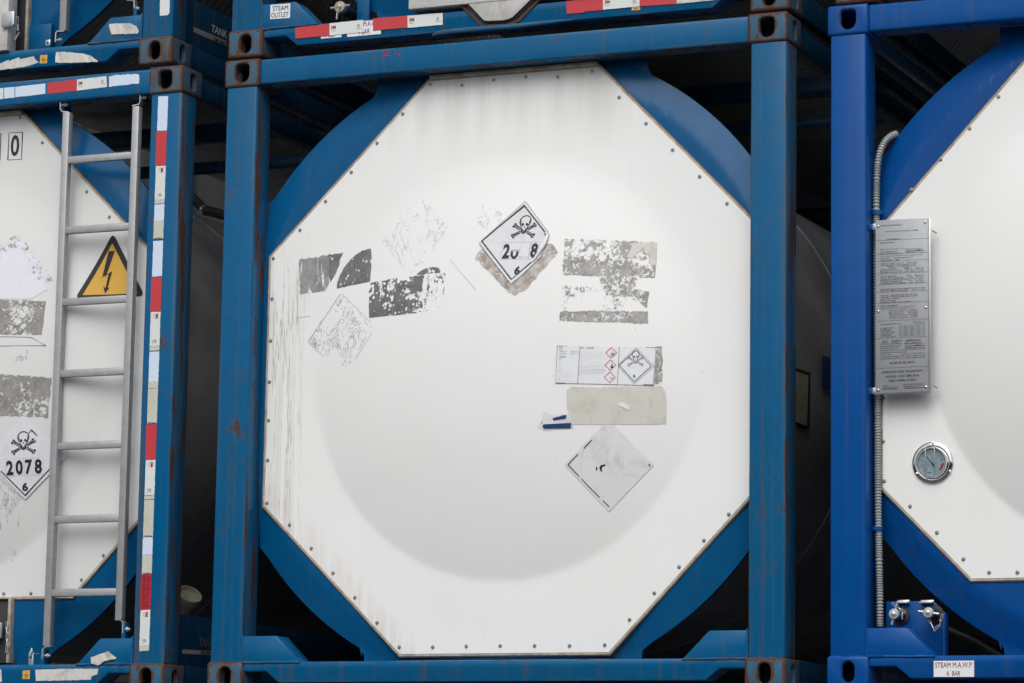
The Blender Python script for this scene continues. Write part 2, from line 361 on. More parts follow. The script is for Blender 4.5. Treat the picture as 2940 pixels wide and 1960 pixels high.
# dished end cover: the sheet bulges towards the viewer inside a circle
DC = {'M': (1.243, 1.262), 'L': (1.22, 1.33), 'R': (1.23, 1.33)}; DRS = {'M': .832}
DH = {'M': .090, 'L': .10, 'R': .13}
PY = .105
def dome(c, x, z):
    c0 = DC.get(c)
    if not c0: return 0
    r = math.hypot(x-c0[0], z-c0[1]); h = DH[c]*(1-(r/DRS.get(c, .868))**2)
    k = .0015+.011*max(0, min(1, .35+(z-c0[1])/max(r, .01)))**1.5      # the pressed edge is crisp below and runs out softly above
    return h if h/k > 30 else k*math.log(1+math.exp(h/k))
def decal(name, mat, parent, c, poly, lift=.001, on='panel', d=None, label=None, maxlen=.05, wob=0):
    """flat sheet following the cover (on='panel') or lying on plane y=d; poly in (x,z)"""
    bm = bmesh.new(); bm.faces.new([bm.verts.new((x, 0, z)) for x, z in poly])
    if on == 'panel' or wob: split_edges(bm, maxlen if on == 'panel' else .01)
    for v in bm.verts:
        v.co.y = (PY-dome(c, v.co.x, v.co.z)-lift) if on == 'panel' else d-lift
        if wob: v.co.y -= wob*(.5+.5*math.sin(v.co.x*140+v.co.z*60))*(.5+.5*math.sin(v.co.x*43+2))
    me = bpy.data.meshes.new(name)
    for f in bm.faces: f.normal_update()
    for f in bm.faces:
        if f.normal.y > 0: f.normal_flip()
    bm.to_mesh(me); bm.free()
    if on == 'panel': me.shade_smooth()
    return newobj(name, me, mat, parent, label)
def PP(c, pts, on='panel', d=None):
    """photo points -> (x,z) on cover or plane"""
    out = []
    for px, py in pts:
        if on == 'panel':
            q = L(c, px, py, PY)
            for _ in range(4): q = L(c, px, py, PY-dome(c, *q))
        else: q = L(c, px, py, d)
        out.append(q)
    return out
def jag(pts, amp=.003, step=.012, seed=1):
    rnd = random.Random(seed); out = []
    for i, a in enumerate(pts):
        b = pts[(i+1) % len(pts)]; n = max(1, int(math.hypot(b[0]-a[0], b[1]-a[1])/step))
        for k in range(n):
            t = k/n; out.append((a[0]+(b[0]-a[0])*t+(rnd.uniform(-amp, amp) if k else 0), a[1]+(b[1]-a[1])*t+(rnd.uniform(-amp, amp) if k else 0)))
    return out
_fc = {}
def glyphs(s, bold=0.0, spacing=1.0):
    k = (s, bold, spacing)
    if k in _fc: return _fc[k]
    cu_ = bpy.data.curves.new('lettering', 'FONT'); cu_.body = s; cu_.offset = bold; cu_.space_character = spacing; cu_.resolution_u = 3
    o = bpy.data.objects.new('lettering', cu_); C.objects.link(o); bpy.context.view_layer.update()
    me = o.to_mesh(); vs = [tuple(v.co[:2]) for v in me.vertices]; fs = [tuple(p.vertices) for p in me.polygons]; o.to_mesh_clear()
    bpy.data.objects.remove(o); bpy.data.curves.remove(cu_)
    _fc[k] = (vs, fs); return _fc[k]
class Ink:
    """collects flat print (text, strokes, polygons) in a local (u,v) space"""
    def __init__(s): s.v = []; s.f = []
    def poly(s, pts): n = len(s.v); s.v += list(pts); s.f.append(tuple(range(n, n+len(pts)))); return s
    def stroke(s, pts, w, closed=False):
        P = [Vector(p) for p in pts]; n = len(P); Lf = []; Rt = []
        for i in range(n):
            a = P[i-1] if (i or closed) else P[i]; b = P[(i+1) % n] if (i < n-1 or closed) else P[i]
            t = (b-a); t = t.normalized() if t.length else Vector((1, 0)); nn = Vector((-t.y, t.x))
            if 0 < i < n-1 or closed:
                t1 = (P[i]-a).normalized(); cs = max(.45, abs(nn.dot(Vector((-t1.y, t1.x))))); nn = nn/cs
            Lf.append(P[i]+nn*w/2); Rt.append(P[i]-nn*w/2)
        rng = range(n if closed else n-1)
        for i in rng:
            j = (i+1) % n; s.poly([tuple(Lf[i]), tuple(Lf[j]), tuple(Rt[j]), tuple(Rt[i])])
        return s
    def text(s, t, x0, y0, x1, y1, bold=.0, spacing=1.0, fit=True):
        """fit the text exactly in the box"""
        vs, fs = glyphs(t, bold, spacing)
        if not vs: return s
        ax, bx = min(v[0] for v in vs), max(v[0] for v in vs); ay, by = min(v[1] for v in vs), max(v[1] for v in vs)
        sx = (x1-x0)/(bx-ax) if bx > ax else 1; sy = (y1-y0)/(by-ay) if by > ay else sx; n = len(s.v)
        s.v += [(x0+(v[0]-ax)*sx, y0+(v[1]-ay)*sy) for v in vs]; s.f += [tuple(i+n for i in f) for f in fs]; return s
    def circle(s, c, r, w=None, n=28, ry=None):
        ry = ry or r; pts = [(c[0]+r*math.cos(2*math.pi*i/n), c[1]+ry*math.sin(2*math.pi*i/n)) for i in range(n)]
        return s.stroke(pts, w, True) if w else s.poly(pts)
    def put(s, name, mat, parent, fn, label=None):
        """fn maps (u,v) -> (x,y,z)"""
        me = bpy.data.meshes.new(name); me.from_pydata([fn(*p) for p in s.v], [], s.f); me.update()
        bm = bmesh.new(); bm.from_mesh(me)
        fl = [f for f in bm.faces if f.normal.y > 0]
        if fl: bmesh.ops.reverse_faces(bm, faces=fl)
        bm.to_mesh(me); bm.free()
        return newobj(name, me, mat, parent, label)
def on_panel(c, lift=.0025, f=lambda u, v: (u, v)):
    def g(u, v):
        x, z = f(u, v); return (x, PY-dome(c, x, z)-lift, z)
    return g
def on_plane(d, lift=.002, f=lambda u, v: (u, v)):
    def g(u, v):
        x, z = f(u, v); return (x, d-lift, z)
    return g
def affine(Cn, U, V): return lambda u, v: (Cn[0]+u*U[0]+v*V[0], Cn[1]+u*U[1]+v*V[1])
def quadf(tl, tr, br, bl):
    """unit square (0,0)=bottom left -> quad"""
    return lambda u, v: tuple((bl[i]*(1-u)+br[i]*u)*(1-v)+(tl[i]*(1-u)+tr[i]*u)*v for i in (0, 1))

# ------------------------------------------------------------------ corner castings (hollow, with real holes)
def casting_mesh(kind):
    W, D, H = .162, .178, .118
    bm = bmesh.new(); add_box(bm, 0, W, 0, D, 0, H, .011, 3); me = finish(bm, 'casting'); o = bpy.data.objects.new('t', me); C.objects.link(o)
    cut = bmesh.new(); add_box(cut, .022, W+.02 if False else W-.018, .024, D-.018, .018, H-.018)
    def sta(w, h, top=False, n=10):
        r = w/2; P = []
        if kind == 'top' and not top:
            rt, rb = w*.28, w*.5
            for cx, cz, r_, a0 in ((w/2-rt, h/2-rt, rt, 0), (-w/2+rt, h/2-rt, rt, 90), (-w/2+rb, -h/2+rb, rb, 180), (w/2-rb, -h/2+rb, rb, 270)):
                for k in range(n+1): t = math.radians(a0+90*k/n); P.append((cx+r_*math.cos(t), cz+r_*math.sin(t)))
        else:
            for s_, a0 in ((1, 0), (-1, 180)):
                for k in range(2*n+1): t = math.radians(a0+180*k/(2*n)); P.append((r*math.cos(t), s_*(h/2-r)+r*math.sin(t)))
        return P
    cuts = [cut]
    w = .062 if kind == 'top' else .05
    b2 = bmesh.new(); add_prism(b2, [(.083+x, .06+z) for x, z in sta(w, .078)], -.02, .05); cuts.append(b2)
    b3 = bmesh.new(); add_prism(b3, [(x, .06+z) for x, z in sta(.05, .078)], 0, .06)
    b3.transform(Matrix(((0, 1, 0, -.02), (1, 0, 0, .093), (0, 0, 1, 0), (0, 0, 0, 1)))); cuts.append(b3)
    ev = me
    for i, cb in enumerate(cuts):
        bmesh.ops.remove_doubles(cb, verts=cb.verts, dist=1e-5)
        cm = finish(cb, 'cut'); oc = bpy.data.objects.new('c', cm); C.objects.link(oc)
        md = o.modifiers.new('b', 'BOOLEAN'); md.object = oc; md.operation = 'DIFFERENCE'; md.solver = 'EXACT'
    bpy.context.view_layer.update()
    dg = bpy.context.evaluated_depsgraph_get(); res = bpy.data.meshes.new_from_object(o.evaluated_get(dg))
    for x in [x for x in C.objects if x.name.startswith(('t', 'c')) and x.name.split('.')[0] in ('t', 'c')]: bpy.data.objects.remove(x)
    res.name = 'corner_casting'
    bm = bmesh.new(); bm.from_mesh(res); bmesh.ops.remove_doubles(bm, verts=bm.verts, dist=1e-5)
    es = [e for e in bm.edges if len(e.link_faces) == 2 and e.calc_face_angle(0) > .9 and all((v.co-Vector((.083, 0, .06))).length < .07 and v.co.y < .001 for v in e.verts)]
    if es:
        try: bmesh.ops.bevel(bm, geom=es, offset=.004, segments=2, affect='EDGES')
        except Exception: pass
    bm.to_mesh(res); bm.free(); res.shade_smooth(); res.set_sharp_from_angle(angle=math.radians(35))
    mir = res.copy(); bm = bmesh.new(); bm.from_mesh(mir)
    bmesh.ops.transform(bm, matrix=Matrix(((-1, 0, 0, W), (0, 1, 0, 0), (0, 0, 1, 0), (0, 0, 0, 1))), verts=bm.verts)
    bmesh.ops.reverse_faces(bm, faces=bm.faces); bm.to_mesh(mir); bm.free(); mir.set_sharp_from_angle(angle=math.radians(35))
    return res, mir
CAST = {'top': casting_mesh('top'), 'bot': casting_mesh('bot')}
CASTM = {}
def casting(kind, right, matname, parent, x, y, z, back=False, label=None):
    k = (kind, right, matname)
    if k not in CASTM:
        me = CAST[kind][1 if right else 0].copy(); me.materials.clear(); me.materials.append(M[matname]); CASTM[k] = me
    o = bpy.data.objects.new('corner_casting', CASTM[k]); C.objects.link(o); o.parent = parent; o.location = (x, y, z)
    if back: o.scale = (1, -1, 1)
    if label: o['label'] = label
    return o

# ------------------------------------------------------------------ tank containers
W_, H_, LEN = 2.438, 2.591, 6.058
OCT = {'M': [(.886, 2.461), (1.616, 2.461), (2.262, 1.80), (2.262, .742), (1.69, .15), (.806, .15), (.186, .754), (.186, 1.775)],
       'S': [(.862, 2.463), (1.606, 2.463), (2.262, 1.815), (2.262, .742), (1.935, .405), (.525, .405), (.186, .752), (.186, 1.738)]}
def ring_outline():
    cx, cz, R = 1.222, 1.297, 1.275; q = []
    a0 = math.acos((2.288-.052-cx)/R) if False else math.asin((2.045-cz)/R); a1 = math.acos((1.812-cx)/R)
    for k in range(25): t = a0+(a1-a0)*k/24; q.append((R*math.cos(t), R*math.sin(t)))
    xs = 2.292-cx
    quad = [(xs, 2.005-cz), (xs-.012, 2.018-cz), (q[0][0]+.018, 2.022-cz)]+q[1:-1]+[(1.812-cx+.004, 2.435-cz), (1.812-cx, 2.45-cz), (1.812-cx, 2.492-cz)]
    P = [(cx+x, cz+z) for x, z in quad]+[(cx-x, cz+z) for x, z in quad[::-1]]
    P += [(cx-x, cz-(z if z < 1.19 else 1.19)) for x, z in quad]+[(cx+x, cz-(z if z < 1.19 else 1.19)) for x, z in quad[::-1]]
    return P
def ring_mesh(depth, y0=.132):
    bm = bmesh.new(); P = ring_outline(); bm.faces.new([bm.verts.new((x, .132, z)) for x, z in P]); split_edges(bm, .035)
    for v in bm.verts:
        r = math.hypot(v.co.x-1.222, v.co.z-1.297); v.co.y = y0-(y0-.132+depth)*max(0, min(1, (1.275-r)/.115))
    be = [e for e in bm.edges if len(e.link_faces) == 1]
    r = bmesh.ops.extrude_edge_only(bm, edges=be)
    for v in [g for g in r['geom'] if isinstance(g, bmesh.types.BMVert)]: v.co.y += .02
    return finish(bm, 'end_ring', 50)
def panel_mesh(c, oct_):
    c0 = DC.get(c, (1.238, 1.297)); bm = bmesh.new(); n = len(oct_); an = [2*math.pi*i/216 for i in range(216)]
    an += [math.atan2(z-c0[1], x-c0[0]) % (2*math.pi) for x, z in oct_]; an = sorted(set(round(a, 5) for a in an))
    def reach(a):
        d = (math.cos(a), math.sin(a)); best = 9
        for i in range(n):
            p, q = oct_[i], oct_[(i+1) % n]; ex, ez = q[0]-p[0], q[1]-p[1]; den = d[0]*ez-d[1]*ex
            if abs(den) < 1e-9: continue
            t = ((p[0]-c0[0])*ez-(p[1]-c0[1])*ex)/den; s_ = ((p[0]-c0[0])*d[1]-(p[1]-c0[1])*d[0])/den
            if t > 0 and -1e-4 <= s_ <= 1+1e-4: best = min(best, t)
        return best
    rad = [.05*i for i in range(1, 15)]+[.74, .77, .79, .81, .825, .838, .848, .855, .860, .864, .868, .872, .876, .881, .888, .90, .915]
    rad = [q*DRS.get(c, .868)/.868 for q in rad]
    rings = []
    for r in rad: rings.append([bm.verts.new((c0[0]+r*math.cos(a), 0, c0[1]+r*math.sin(a))) for a in an])
    rb = [min(reach(a), 5) for a in an]
    for f in (.5, 1.0): rings.append([bm.verts.new((c0[0]+(.915+(rb[i]-.915)*f)*math.cos(a), 0, c0[1]+(.915+(rb[i]-.915)*f)*math.sin(a))) for i, a in enumerate(an)])
    cv = bm.verts.new((c0[0], 0, c0[1])); m = len(an)
    for i in range(m): bm.faces.new([cv, rings[0][i], rings[0][(i+1) % m]])
    for j in range(len(rings)-1):
        for i in range(m): bm.faces.new([rings[j][i], rings[j][(i+1) % m], rings[j+1][(i+1) % m], rings[j+1][i]])
    for v in bm.verts: v.co.y = PY-dome(c, v.co.x, v.co.z)
    be = [e for e in bm.edges if len(e.link_faces) == 1]; r = bmesh.ops.extrude_edge_only(bm, edges=be)
    for v in [g for g in r['geom'] if isinstance(g, bmesh.types.BMVert)]: v.co.y += .008
    return finish(bm, 'end_panel', 50)
def offset_poly(P, d):
    n = len(P); out = []
    for i in range(n):
        a, b, c = Vector(P[i-1]), Vector(P[i]), Vector(P[(i+1) % n]); t1 = (b-a).normalized(); t2 = (c-b).normalized()
        n1, n2 = Vector((-t1.y, t1.x)), Vector((-t2.y, t2.x)); m = (n1+n2).normalized(); out.append(tuple(b+m*d/max(.3, m.dot(n1))))
    return out
def band_mesh(P, d0, d1, y0, y1):
    A, B = offset_poly(P, d0), offset_poly(P, d1); bm = bmesh.new(); n = len(P)
    V = [[bm.verts.new((x, y, z)) for x, z in Q] for Q, y in ((A, y0), (B, y0), (B, y1), (A, y1))]
    for k in range(4):
        for i in range(n): bm.faces.new([V[k][i], V[k][(i+1) % n], V[(k+1) % 4][(i+1) % n], V[(k+1) % 4][i]])
    return finish(bm, 'band', 30)
def screw_mesh():
    bm = bmesh.new(); lathe(bm, [(.0078, 0), (.0078, .001), (.0056, .0013), (.0056, .0042), (.0045, .0056), (.0022, .0058), (.0018, .0042)], (0, 0, 0), (0, -1, 0), 14)
    me = finish(bm, 'screw', 40); me.materials.append(M['screw']); return me
SCREW = screw_mesh()
SCR_M = [(988,193),(1061,195),(1134,183),(1208,176),(1281,176),(1360,163),(1422,223),(1484,283),(1545,344),(1607,405),(1670,467),(925,261),(866,328),(807,395),(748,462),(689,528),(628,593),(625,686),(622,782),(619,877),(617,965),(615,1057),(613,1155),(665,1205),(715,1259),(765,1316),(815,1372),(866,1430),(917,1486),(994,1486),(1071,1484),(1149,1483),(1228,1483),(1308,1483),(1389,1481),(1446,1423),(1503,1362),(1560,1302),(1617,1241),(1674,1181)]
SCR_M = [(a*1.25, b*1.25) for a, b in SCR_M]
SCR_R = [(2867,277),(2784,368),(2701,457),(2617,545),(2536,1141),(2536,1267),(2539,1381),(2613,1453),(2690,1529),(2766,1605),(2840,1643),(2921,1643)]
SCR_L = [(58,337),(122,409),(185,480),(249,550),(314,622),(380,690),(11,1704),(89,1703),(163,1700),(234,1664),(297,1594),(360,1524)]
def shell_mesh(ribs):
    bm = bmesh.new(); cx, cz, R = 1.219, 1.297, 1.09; n = 72; ys = []
    y = .16; prof = [(R*.80, .16), (R*.93, .20), (R*.985, .26), (R, .34)]
    if ribs:
        k = 0
        while True:
            yy = .36+k*.014
            if yy > 5.6: break
            prof.append((R+.008*math.cos(2*math.pi*k/4), yy)); k += 1
    else: prof += [(R, 1.3), (R+.006, 1.302), (R+.006, 1.36), (R, 1.362), (R, 3), (R, 5.6)]
    prof += [(R*.985, 5.72), (R*.8, 5.85)]
    rings = [[bm.verts.new((cx+r*math.cos(2*math.pi*k/n), yy, cz+r*math.sin(2*math.pi*k/n))) for k in range(n)] for r, yy in prof]
    for i in range(len(rings)-1):
        for k in range(n): bm.faces.new([rings[i][k], rings[i][(k+1) % n], rings[i+1][(k+1) % n], rings[i+1][k]])
    bm.faces.new(rings[0]); bm.faces.new(rings[-1])
    return finish(bm, 'tank_shell', 60)
SHELL = {0: shell_mesh(False), 1: shell_mesh(True)}; SHELL[0].materials.append(M['shell']); SHELL[1].materials.append(M['shelld'])

def container(c, label, mb='blue', mp='bluepost', mc='cast', mf='blueflat', mpan='panelM', oct_='M', ribs=0, panel=True, scr=None, depth=.018, detail=True, group=None, mctop=None, y0r=.142):
    t = bpy.data.objects.new('tank_container', None); C.objects.link(t); t.location = ORG[c]; t.empty_display_size = .3
    t['label'] = label; t['category'] = 'tank container'; t['group'] = group or 'stacked tank containers'; ROOT[c] = t
    for back in (False, True):
        Y = (lambda y: LEN-y) if back else (lambda y: y)
        def yb(a, b): return (min(Y(a), Y(b)), max(Y(a), Y(b)))
        for right in (False, True):
            x = W_-.162 if right else 0
            casting('top', right, mctop or mc, t, x, Y(0), H_-.118, back); casting('bot', right, mc, t, x, Y(0), 0, back)
            px0, px1 = (.011, .152) if not right else (W_-.150, W_-.004)
            y0, y1 = yb(.006, .136)
            box('corner_post', mp, t, px0, px1, y0, y1, .113, H_-.113, .010, 3)
            # gusset over the bottom casting
            if not back:
                gp = [(.150, .116), (.150, .221), (.305, .221), (.410, .116)]
                if right: gp = [(W_-a, b) for a, b in gp][::-1]
                bmg = bmesh.new(); add_prism(bmg, gp, .008, .118, .005); newobj('gusset', finish(bmg, 'gusset', 40), mb, t)
                # weld beads
                bmw = bmesh.new(); pts = [(.1535+.0, .008, .224), (.152, .0075, .116)]
                sgn = (lambda a: W_-a) if right else (lambda a: a)
                def bead(a, b, r=.0045):
                    n = 14; P = [(sgn(a[0]+(b[0]-a[0])*k/n), .0085, a[1]+(b[1]-a[1])*k/n+random.uniform(-.0015, .0015)) for k in range(n+1)]
                    tube(bmw, P, lambda i: r*random.uniform(.75, 1.2), 6)
                bead((.153, .228), (.153, .116)); bead((.155, .116), (.412, .116), .005); bead((.012, .117), (.15, .117), .004)
                newobj('weld_bead', finish(bmw, 'weld_bead', 60), mb, t)
        y0, y1 = yb(.012, .118)
        box('top_beam', mb, t, .160, W_-.160, y0, y1, 2.481, 2.586, .009, 3)
        bp = [(.160, .079), (.262, .079), (.318, .034), (W_-.318, .034), (W_-.262, .079), (W_-.160, .079), (W_-.160, .118), (.160, .118)]
        if not back:
            bmb = bmesh.new(); add_prism(bmb, bp, .010, .125, .008); newobj('bottom_beam', finish(bmb, 'bottom_beam', 40), mb, t)
        else: prism('bottom_beam', mb, t, bp, LEN-.125, LEN-.01, .008)
    me = ring_mesh(depth, y0r); newobj('end_ring', me, mf, t)
    rr = newobj('end_ring', me, None, t); rr.location = (0, LEN, 0); rr.scale = (1, -1, 1)
    pn = None
    if panel:
        P = OCT[oct_]; pn = newobj('end_panel', panel_mesh(c, P), mpan, t)
        me = band_mesh(P[::-1], -.009, .002, PY+.001, PY+.03); me.name = 'panel_trim'; newobj('panel_trim', me, 'trim', pn)
        me = band_mesh(P[::-1], -.013, -.0095, PY+.004, PY+.024); me.name = 'panel_sealant'; newobj('panel_sealant', me, 'trimb', pn)
        # lip over the top edge
        box('panel_lip', 'trim', pn, P[0][0]+.006, P[1][0]+.004, PY-.022, PY+.004, 2.462, 2.478, .002)
        if scr:
            for px, py in scr:
                x, z = PP(c, [(px, py)])[0]
                s = bpy.data.objects.new('screw', SCREW); C.objects.link(s); s.parent = pn; s.location = (x, PY-dome(c, x, z)+.0004, z)
        # back end
        bk = newobj('end_panel', pn.data, None, t); bk.location = (0, LEN, 0); bk.scale = (1, -1, 1)
    sh = newobj('tank_shell', SHELL[ribs], None, t)
    for x0 in (.012, W_-.082):
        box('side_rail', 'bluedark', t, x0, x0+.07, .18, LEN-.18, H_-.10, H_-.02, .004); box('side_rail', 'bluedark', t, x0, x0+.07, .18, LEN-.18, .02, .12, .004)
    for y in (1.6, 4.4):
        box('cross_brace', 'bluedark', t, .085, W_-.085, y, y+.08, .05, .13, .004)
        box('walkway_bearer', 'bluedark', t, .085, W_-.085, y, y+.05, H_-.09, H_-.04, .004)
    return t, pn

tM, pM = container('M', 'middle tank container, weathered blue frame round a white end plate scarred by peeled stickers', scr=SCR_M)
tL, pL = container('L', 'tank container on the left with aluminium ladder and yellow high voltage triangle on its end', mpan='panelL', oct_='S', scr=SCR_L, mf='blueflat')
tR, pR = container('R', 'bright blue tank container on the right with data plate and round dial gauge',
                   mb='blueR', mp='blueR', mc='castR', mf='blueRf', mpan='panelR', oct_='S', scr=SCR_R, y0r=.158)
tUM, pUM = container('UM', 'upper tank container with STEAM OUTLET sticker and red and white tape on its beam', panel=False, ribs=1)
tUL, pUL = container('UL', 'upper left tank container with torn white tape and a yellow earth symbol', panel=False, ribs=1)
tUR, pUR = container('UR', 'container above the bright blue one, only its rusty brown corner showing', panel=False, ribs=1, mc='castrust')

# =================================================================== MIDDLE CONTAINER details
def patch(name, mat, c, par, pts, lift=.0012, j=.003, seed=1, label=None):
    return decal(name, mat, par, c, jag(PP(c, pts), j, .012, seed) if j else PP(c, pts), lift, label=label)
RP = 'residue_patch'
patch(RP, 'res_scrape', 'M', tM, [(859,745),(945,731),(945,812),(931,836),(862,845)], label='scraped grey glue rectangle left of the quarter-round residue')
patch(RP, 'res_dots', 'M', tM, [(940,732),(986,725),(975,745),(974,761),(950,810),(944,790)], seed=2)
patch(RP, 'res_dots', 'M', tM, [(967,828),(969,809),(978,786),(991,764),(1005,746),(1020,732),(1040,719),(1065,713),(1067,738),(1063,807)], seed=3, j=.0015, label='dark quarter-round residue with white dots')
patch(RP, 'res_speck', 'M', tM, [(1058,813),(1140,798),(1278,783),(1278,885),(1180,899),(1061,912)], seed=4, j=.002, label='dark speckled residue rectangle beside the quarter-round patch')
patch(RP, 'res_dots', 'M', tM, [(1195,788),(1212,775),(1243,766),(1262,770),(1265,781)], seed=5)
patch(RP, 'res_faint', 'M', tM, [(1208,571),(1245,600),(1286,649),(1262,700),(1183,790),(1130,740),(1096,694),(1140,630)], seed=6, label='faint outline of a removed diamond placard')
patch(RP, 'res_faint2', 'M', tM, [(980,842),(1030,890),(1071,942),(1040,990),(998,1057),(950,1030),(884,981),(930,905)], seed=7, label='scraped diamond outline low on the left')
Ink().stroke(PP('M', [(884,981),(978,843)]), .0022).stroke(PP('M', [(884,981),(930,1022)]), .0018).stroke(PP('M', [(983,843),(1066,925)]), .0018).stroke(PP('M', [(1068,955),(1020,1030)]), .0018).stroke(PP('M', [(1293,746),(1340,800),(1368,833)]), .002).stroke(PP('M', [(855,911),(892,907)]), .0018).put('residue_line', 'grid', tM, on_panel('M', .0016))
patch(RP, 'res_brown', 'M', tM, [(1363,742),(1400,690),(1480,800),(1565,696),(1585,700),(1603,724),(1508,832),(1492,838),(1480,848),(1457,838),(1417,792)], .0010, seed=8, label='brownish torn placard remains under the skull placard')
patch(RP, 'res_faint', 'M', tM, [(1380,590),(1440,580),(1460,640),(1400,660),(1370,640)], seed=9)
patch(RP, 'res_mott', 'M', tM, [(1622,685),(1887,695),(1881,798),(1615,790)], seed=10, label='large mottled residue rectangle on the upper right')
patch(RP, 'beige', 'M', tM, [(1818,696),(1887,697),(1884,760),(1868,762),(1862,722),(1848,712),(1825,730),(1812,744),(1804,735)], .0018, seed=12)
patch(RP, 'res_mott', 'M', tM, [(1720,795),(1832,795),(1815,850),(1740,850)], seed=11)
patch(RP, 'res_mott2', 'M', tM, [(1615,819),(1864,838),(1861,893),(1609,893)], seed=12)
patch(RP, 'res_dense', 'M', tM, [(1609,893),(1861,893),(1859,929),(1607,921)], seed=13, label='torn strip of residue below the mottled rectangle')
patch(RP, 'res_dense', 'M', tM, [(1820,830),(1865,838),(1856,885),(1835,865),(1818,845)], seed=14)
patch(RP, 'res_mott3', 'M', tM, [(1830,1290),(1900,1225),(1945,1250),(1940,1320),(1880,1318)], seed=16)
patch(RP, 'res_mott3', 'M', tM, [(1515,1060),(1590,1030),(1585,1100),(1520,1090)], seed=17)
# beige cleaned rectangle with a white tear, arrows, blank lower placard
bg_ = patch('sticker_base', 'beige', 'M', tM, [(1627,1122),(1638,1110),(1720,1112),(1724,1116),(1728,1111),(1901,1108),(1913,1132),(1913,1217),(1700,1219),(1645,1218),(1629,1173)], .0013, j=.0015, seed=20, label='pale beige sticker remnant below the chemical label')
patch('torn_spot', 'label', 'M', bg_, [(1776,1155),(1790,1154),(1806,1164),(1809,1178),(1792,1171),(1778,1166)], .0030, j=.001, seed=21)
wb = patch('arrow_backing', 'labold', 'M', tM, [(1543,1224),(1558,1212),(1561,1178),(1580,1190),(1640,1188),(1645,1205),(1645,1231),(1560,1236)], .0012, seed=22)
patch('blue_arrow', 'navy', 'M', wb, [(1558,1225),(1561,1218),(1641,1214),(1639,1229),(1562,1231)], .0030, j=0)
patch('blue_arrow', 'navy', 'M', wb, [(1588,1205),(1588,1198),(1592,1200),(1598,1196),(1603,1198),(1617,1192),(1627,1191),(1626,1201),(1591,1207)], .0030, j=0)
lp = patch('placard', 'labold', 'M', tM, [(1621,1333),(1732,1221),(1764,1221),(1878,1335),(1749,1469)], .0022, j=0, label='blank worn diamond placard with stubs of a black border')
def PZ(pts): return PP('M', [(1500+x/2.904, 960+y/2.904) for x, y in pts])
k = Ink()
for a in ([(467,997),(382,1085),(475,1183)], [(495,1203),(545,1258),(645,1357)], [(673,1385),(725,1437)], [(515,950),(580,880)], [(1055,1080),(1066,1090),(1056,1099)]): Ink().stroke(PZ(a), .0035).put('border_remnant', 'ink', lp, on_panel('M', .0036))
for pp in ([(615,1110),(622,1100),(628,1115),(624,1135),(616,1130)], [(648,1130),(645,1105),(660,1088),(698,1083),(690,1098),(672,1100),(664,1115),(668,1152)]): Ink().poly(PZ(pp)).put('number_remnant', 'ink', lp, on_panel('M', .0036))


# skull and crossbones drawn in a unit space: skull height about 1, centred
def skull(ink, cx, cy, s, w, fillw=None):
    T = lambda P: [(cx+x*s, cy+y*s) for x, y in P]
    cran = [(-.17, -.02), (-.24, .08), (-.29, .22), (-.28, .38), (-.2, .5), (-.08, .57), (.06, .58), (.19, .52), (.28, .4), (.29, .22), (.24, .08), (.17, -.02)]
    ink.stroke(T(cran), w)
    ink.stroke(T([(-.17, -.02), (-.18, -.12), (-.09, -.17), (-.08, -.25), (0, -.29), (.08, -.25), (.09, -.17), (.18, -.12), (.17, -.02)]), w)
    ink.stroke(T([(-.14, -.27), (-.07, -.35), (0, -.385), (.07, -.35), (.14, -.27)]), w*1.3)
    ink.stroke(T([(-.12, -.2), (-.15, -.29), (-.05, -.40), (0, -.42), (.05, -.40), (.15, -.29), (.12, -.2)]), w)
    for sg in (-1, 1):
        ink.poly(T([(sg*.045, .12), (sg*.06, .05), (sg*.12, .02), (sg*.18, .05), (sg*.19, .12), (sg*.13, .16), (sg*.07, .155)]))
        ink.stroke(T([(sg*.27, .36), (sg*.225, .24), (sg*.23, .12)]), w*.8)
        for v0, v1, dirv in ((-.20, .02, 1), (-.33, -.53, -1)):
            a = Vector((sg*.17, v0)); b = Vector((sg*.5, v1)); d = (b-a).normalized(); n = Vector((-d.y, d.x)); h = .045
            if dirv > 0: pts = [a+n*h, b+n*h, b+n*.115+d*.02, b+n*.10+d*.085, b+d*.06, b-n*.075+d*.11, b-n*.115+d*.03, b-n*h, a-n*h]
            else: pts = [a+n*h, b+n*h, b+n*.115+d*.02, b+n*.10+d*.085, b+d*.06, b-n*.075+d*.11, b-n*.115+d*.03, b-n*h, a-n*h]
            ink.stroke(T([tuple(p) for p in pts]), w)
    ink.poly(T([(0, .0), (-.045, -.07), (-.03, -.09), (0, -.06), (.03, -.09), (.045, -.07)]))
def placard_print(par, c, f, lift, digits, cut=False):
    k = Ink(); skull(k, 0, .39, .43, .019); k.put('skull_and_crossbones', 'ink', par, on_panel(c, lift, f))
    k = Ink(); k.text('6', -.055, -.78, .075, -.58, .035); k.put('class_number', 'ink', par, on_panel(c, lift, f))
    gr = Ink()
    for i, d in enumerate(digits):
        x0 = -.43+i*.215; k = Ink()
        if d == 'half0':
            k.stroke([(x0+.03, -.22), (x0+.035, -.31), (x0+.07, -.37), (x0+.12, -.37), (x0+.155, -.31), (x0+.16, -.22)], .05)
        elif d: k.text(d, x0+.028, -.385, x0+.188, -.035, .035)
        if d: k.put('digit', 'ink', par, on_panel(c, lift, f))
    for x in [-.43+.215*i for i in range(5)]: gr.stroke([(x, -.41), (x, .0)], .005)
    gr.stroke([(-.43, -.41), (.43, -.41)], .005).stroke([(-.43, .0), (.43, .0)], .005)
    gr.put('number_frame', 'grid', par, on_panel(c, lift-.0003, f))
q = PP('M', [(1510,577),(1579,671),(1567,690),(1552,738),(1530,760),(1500,789),(1468,815),(1377,699)])
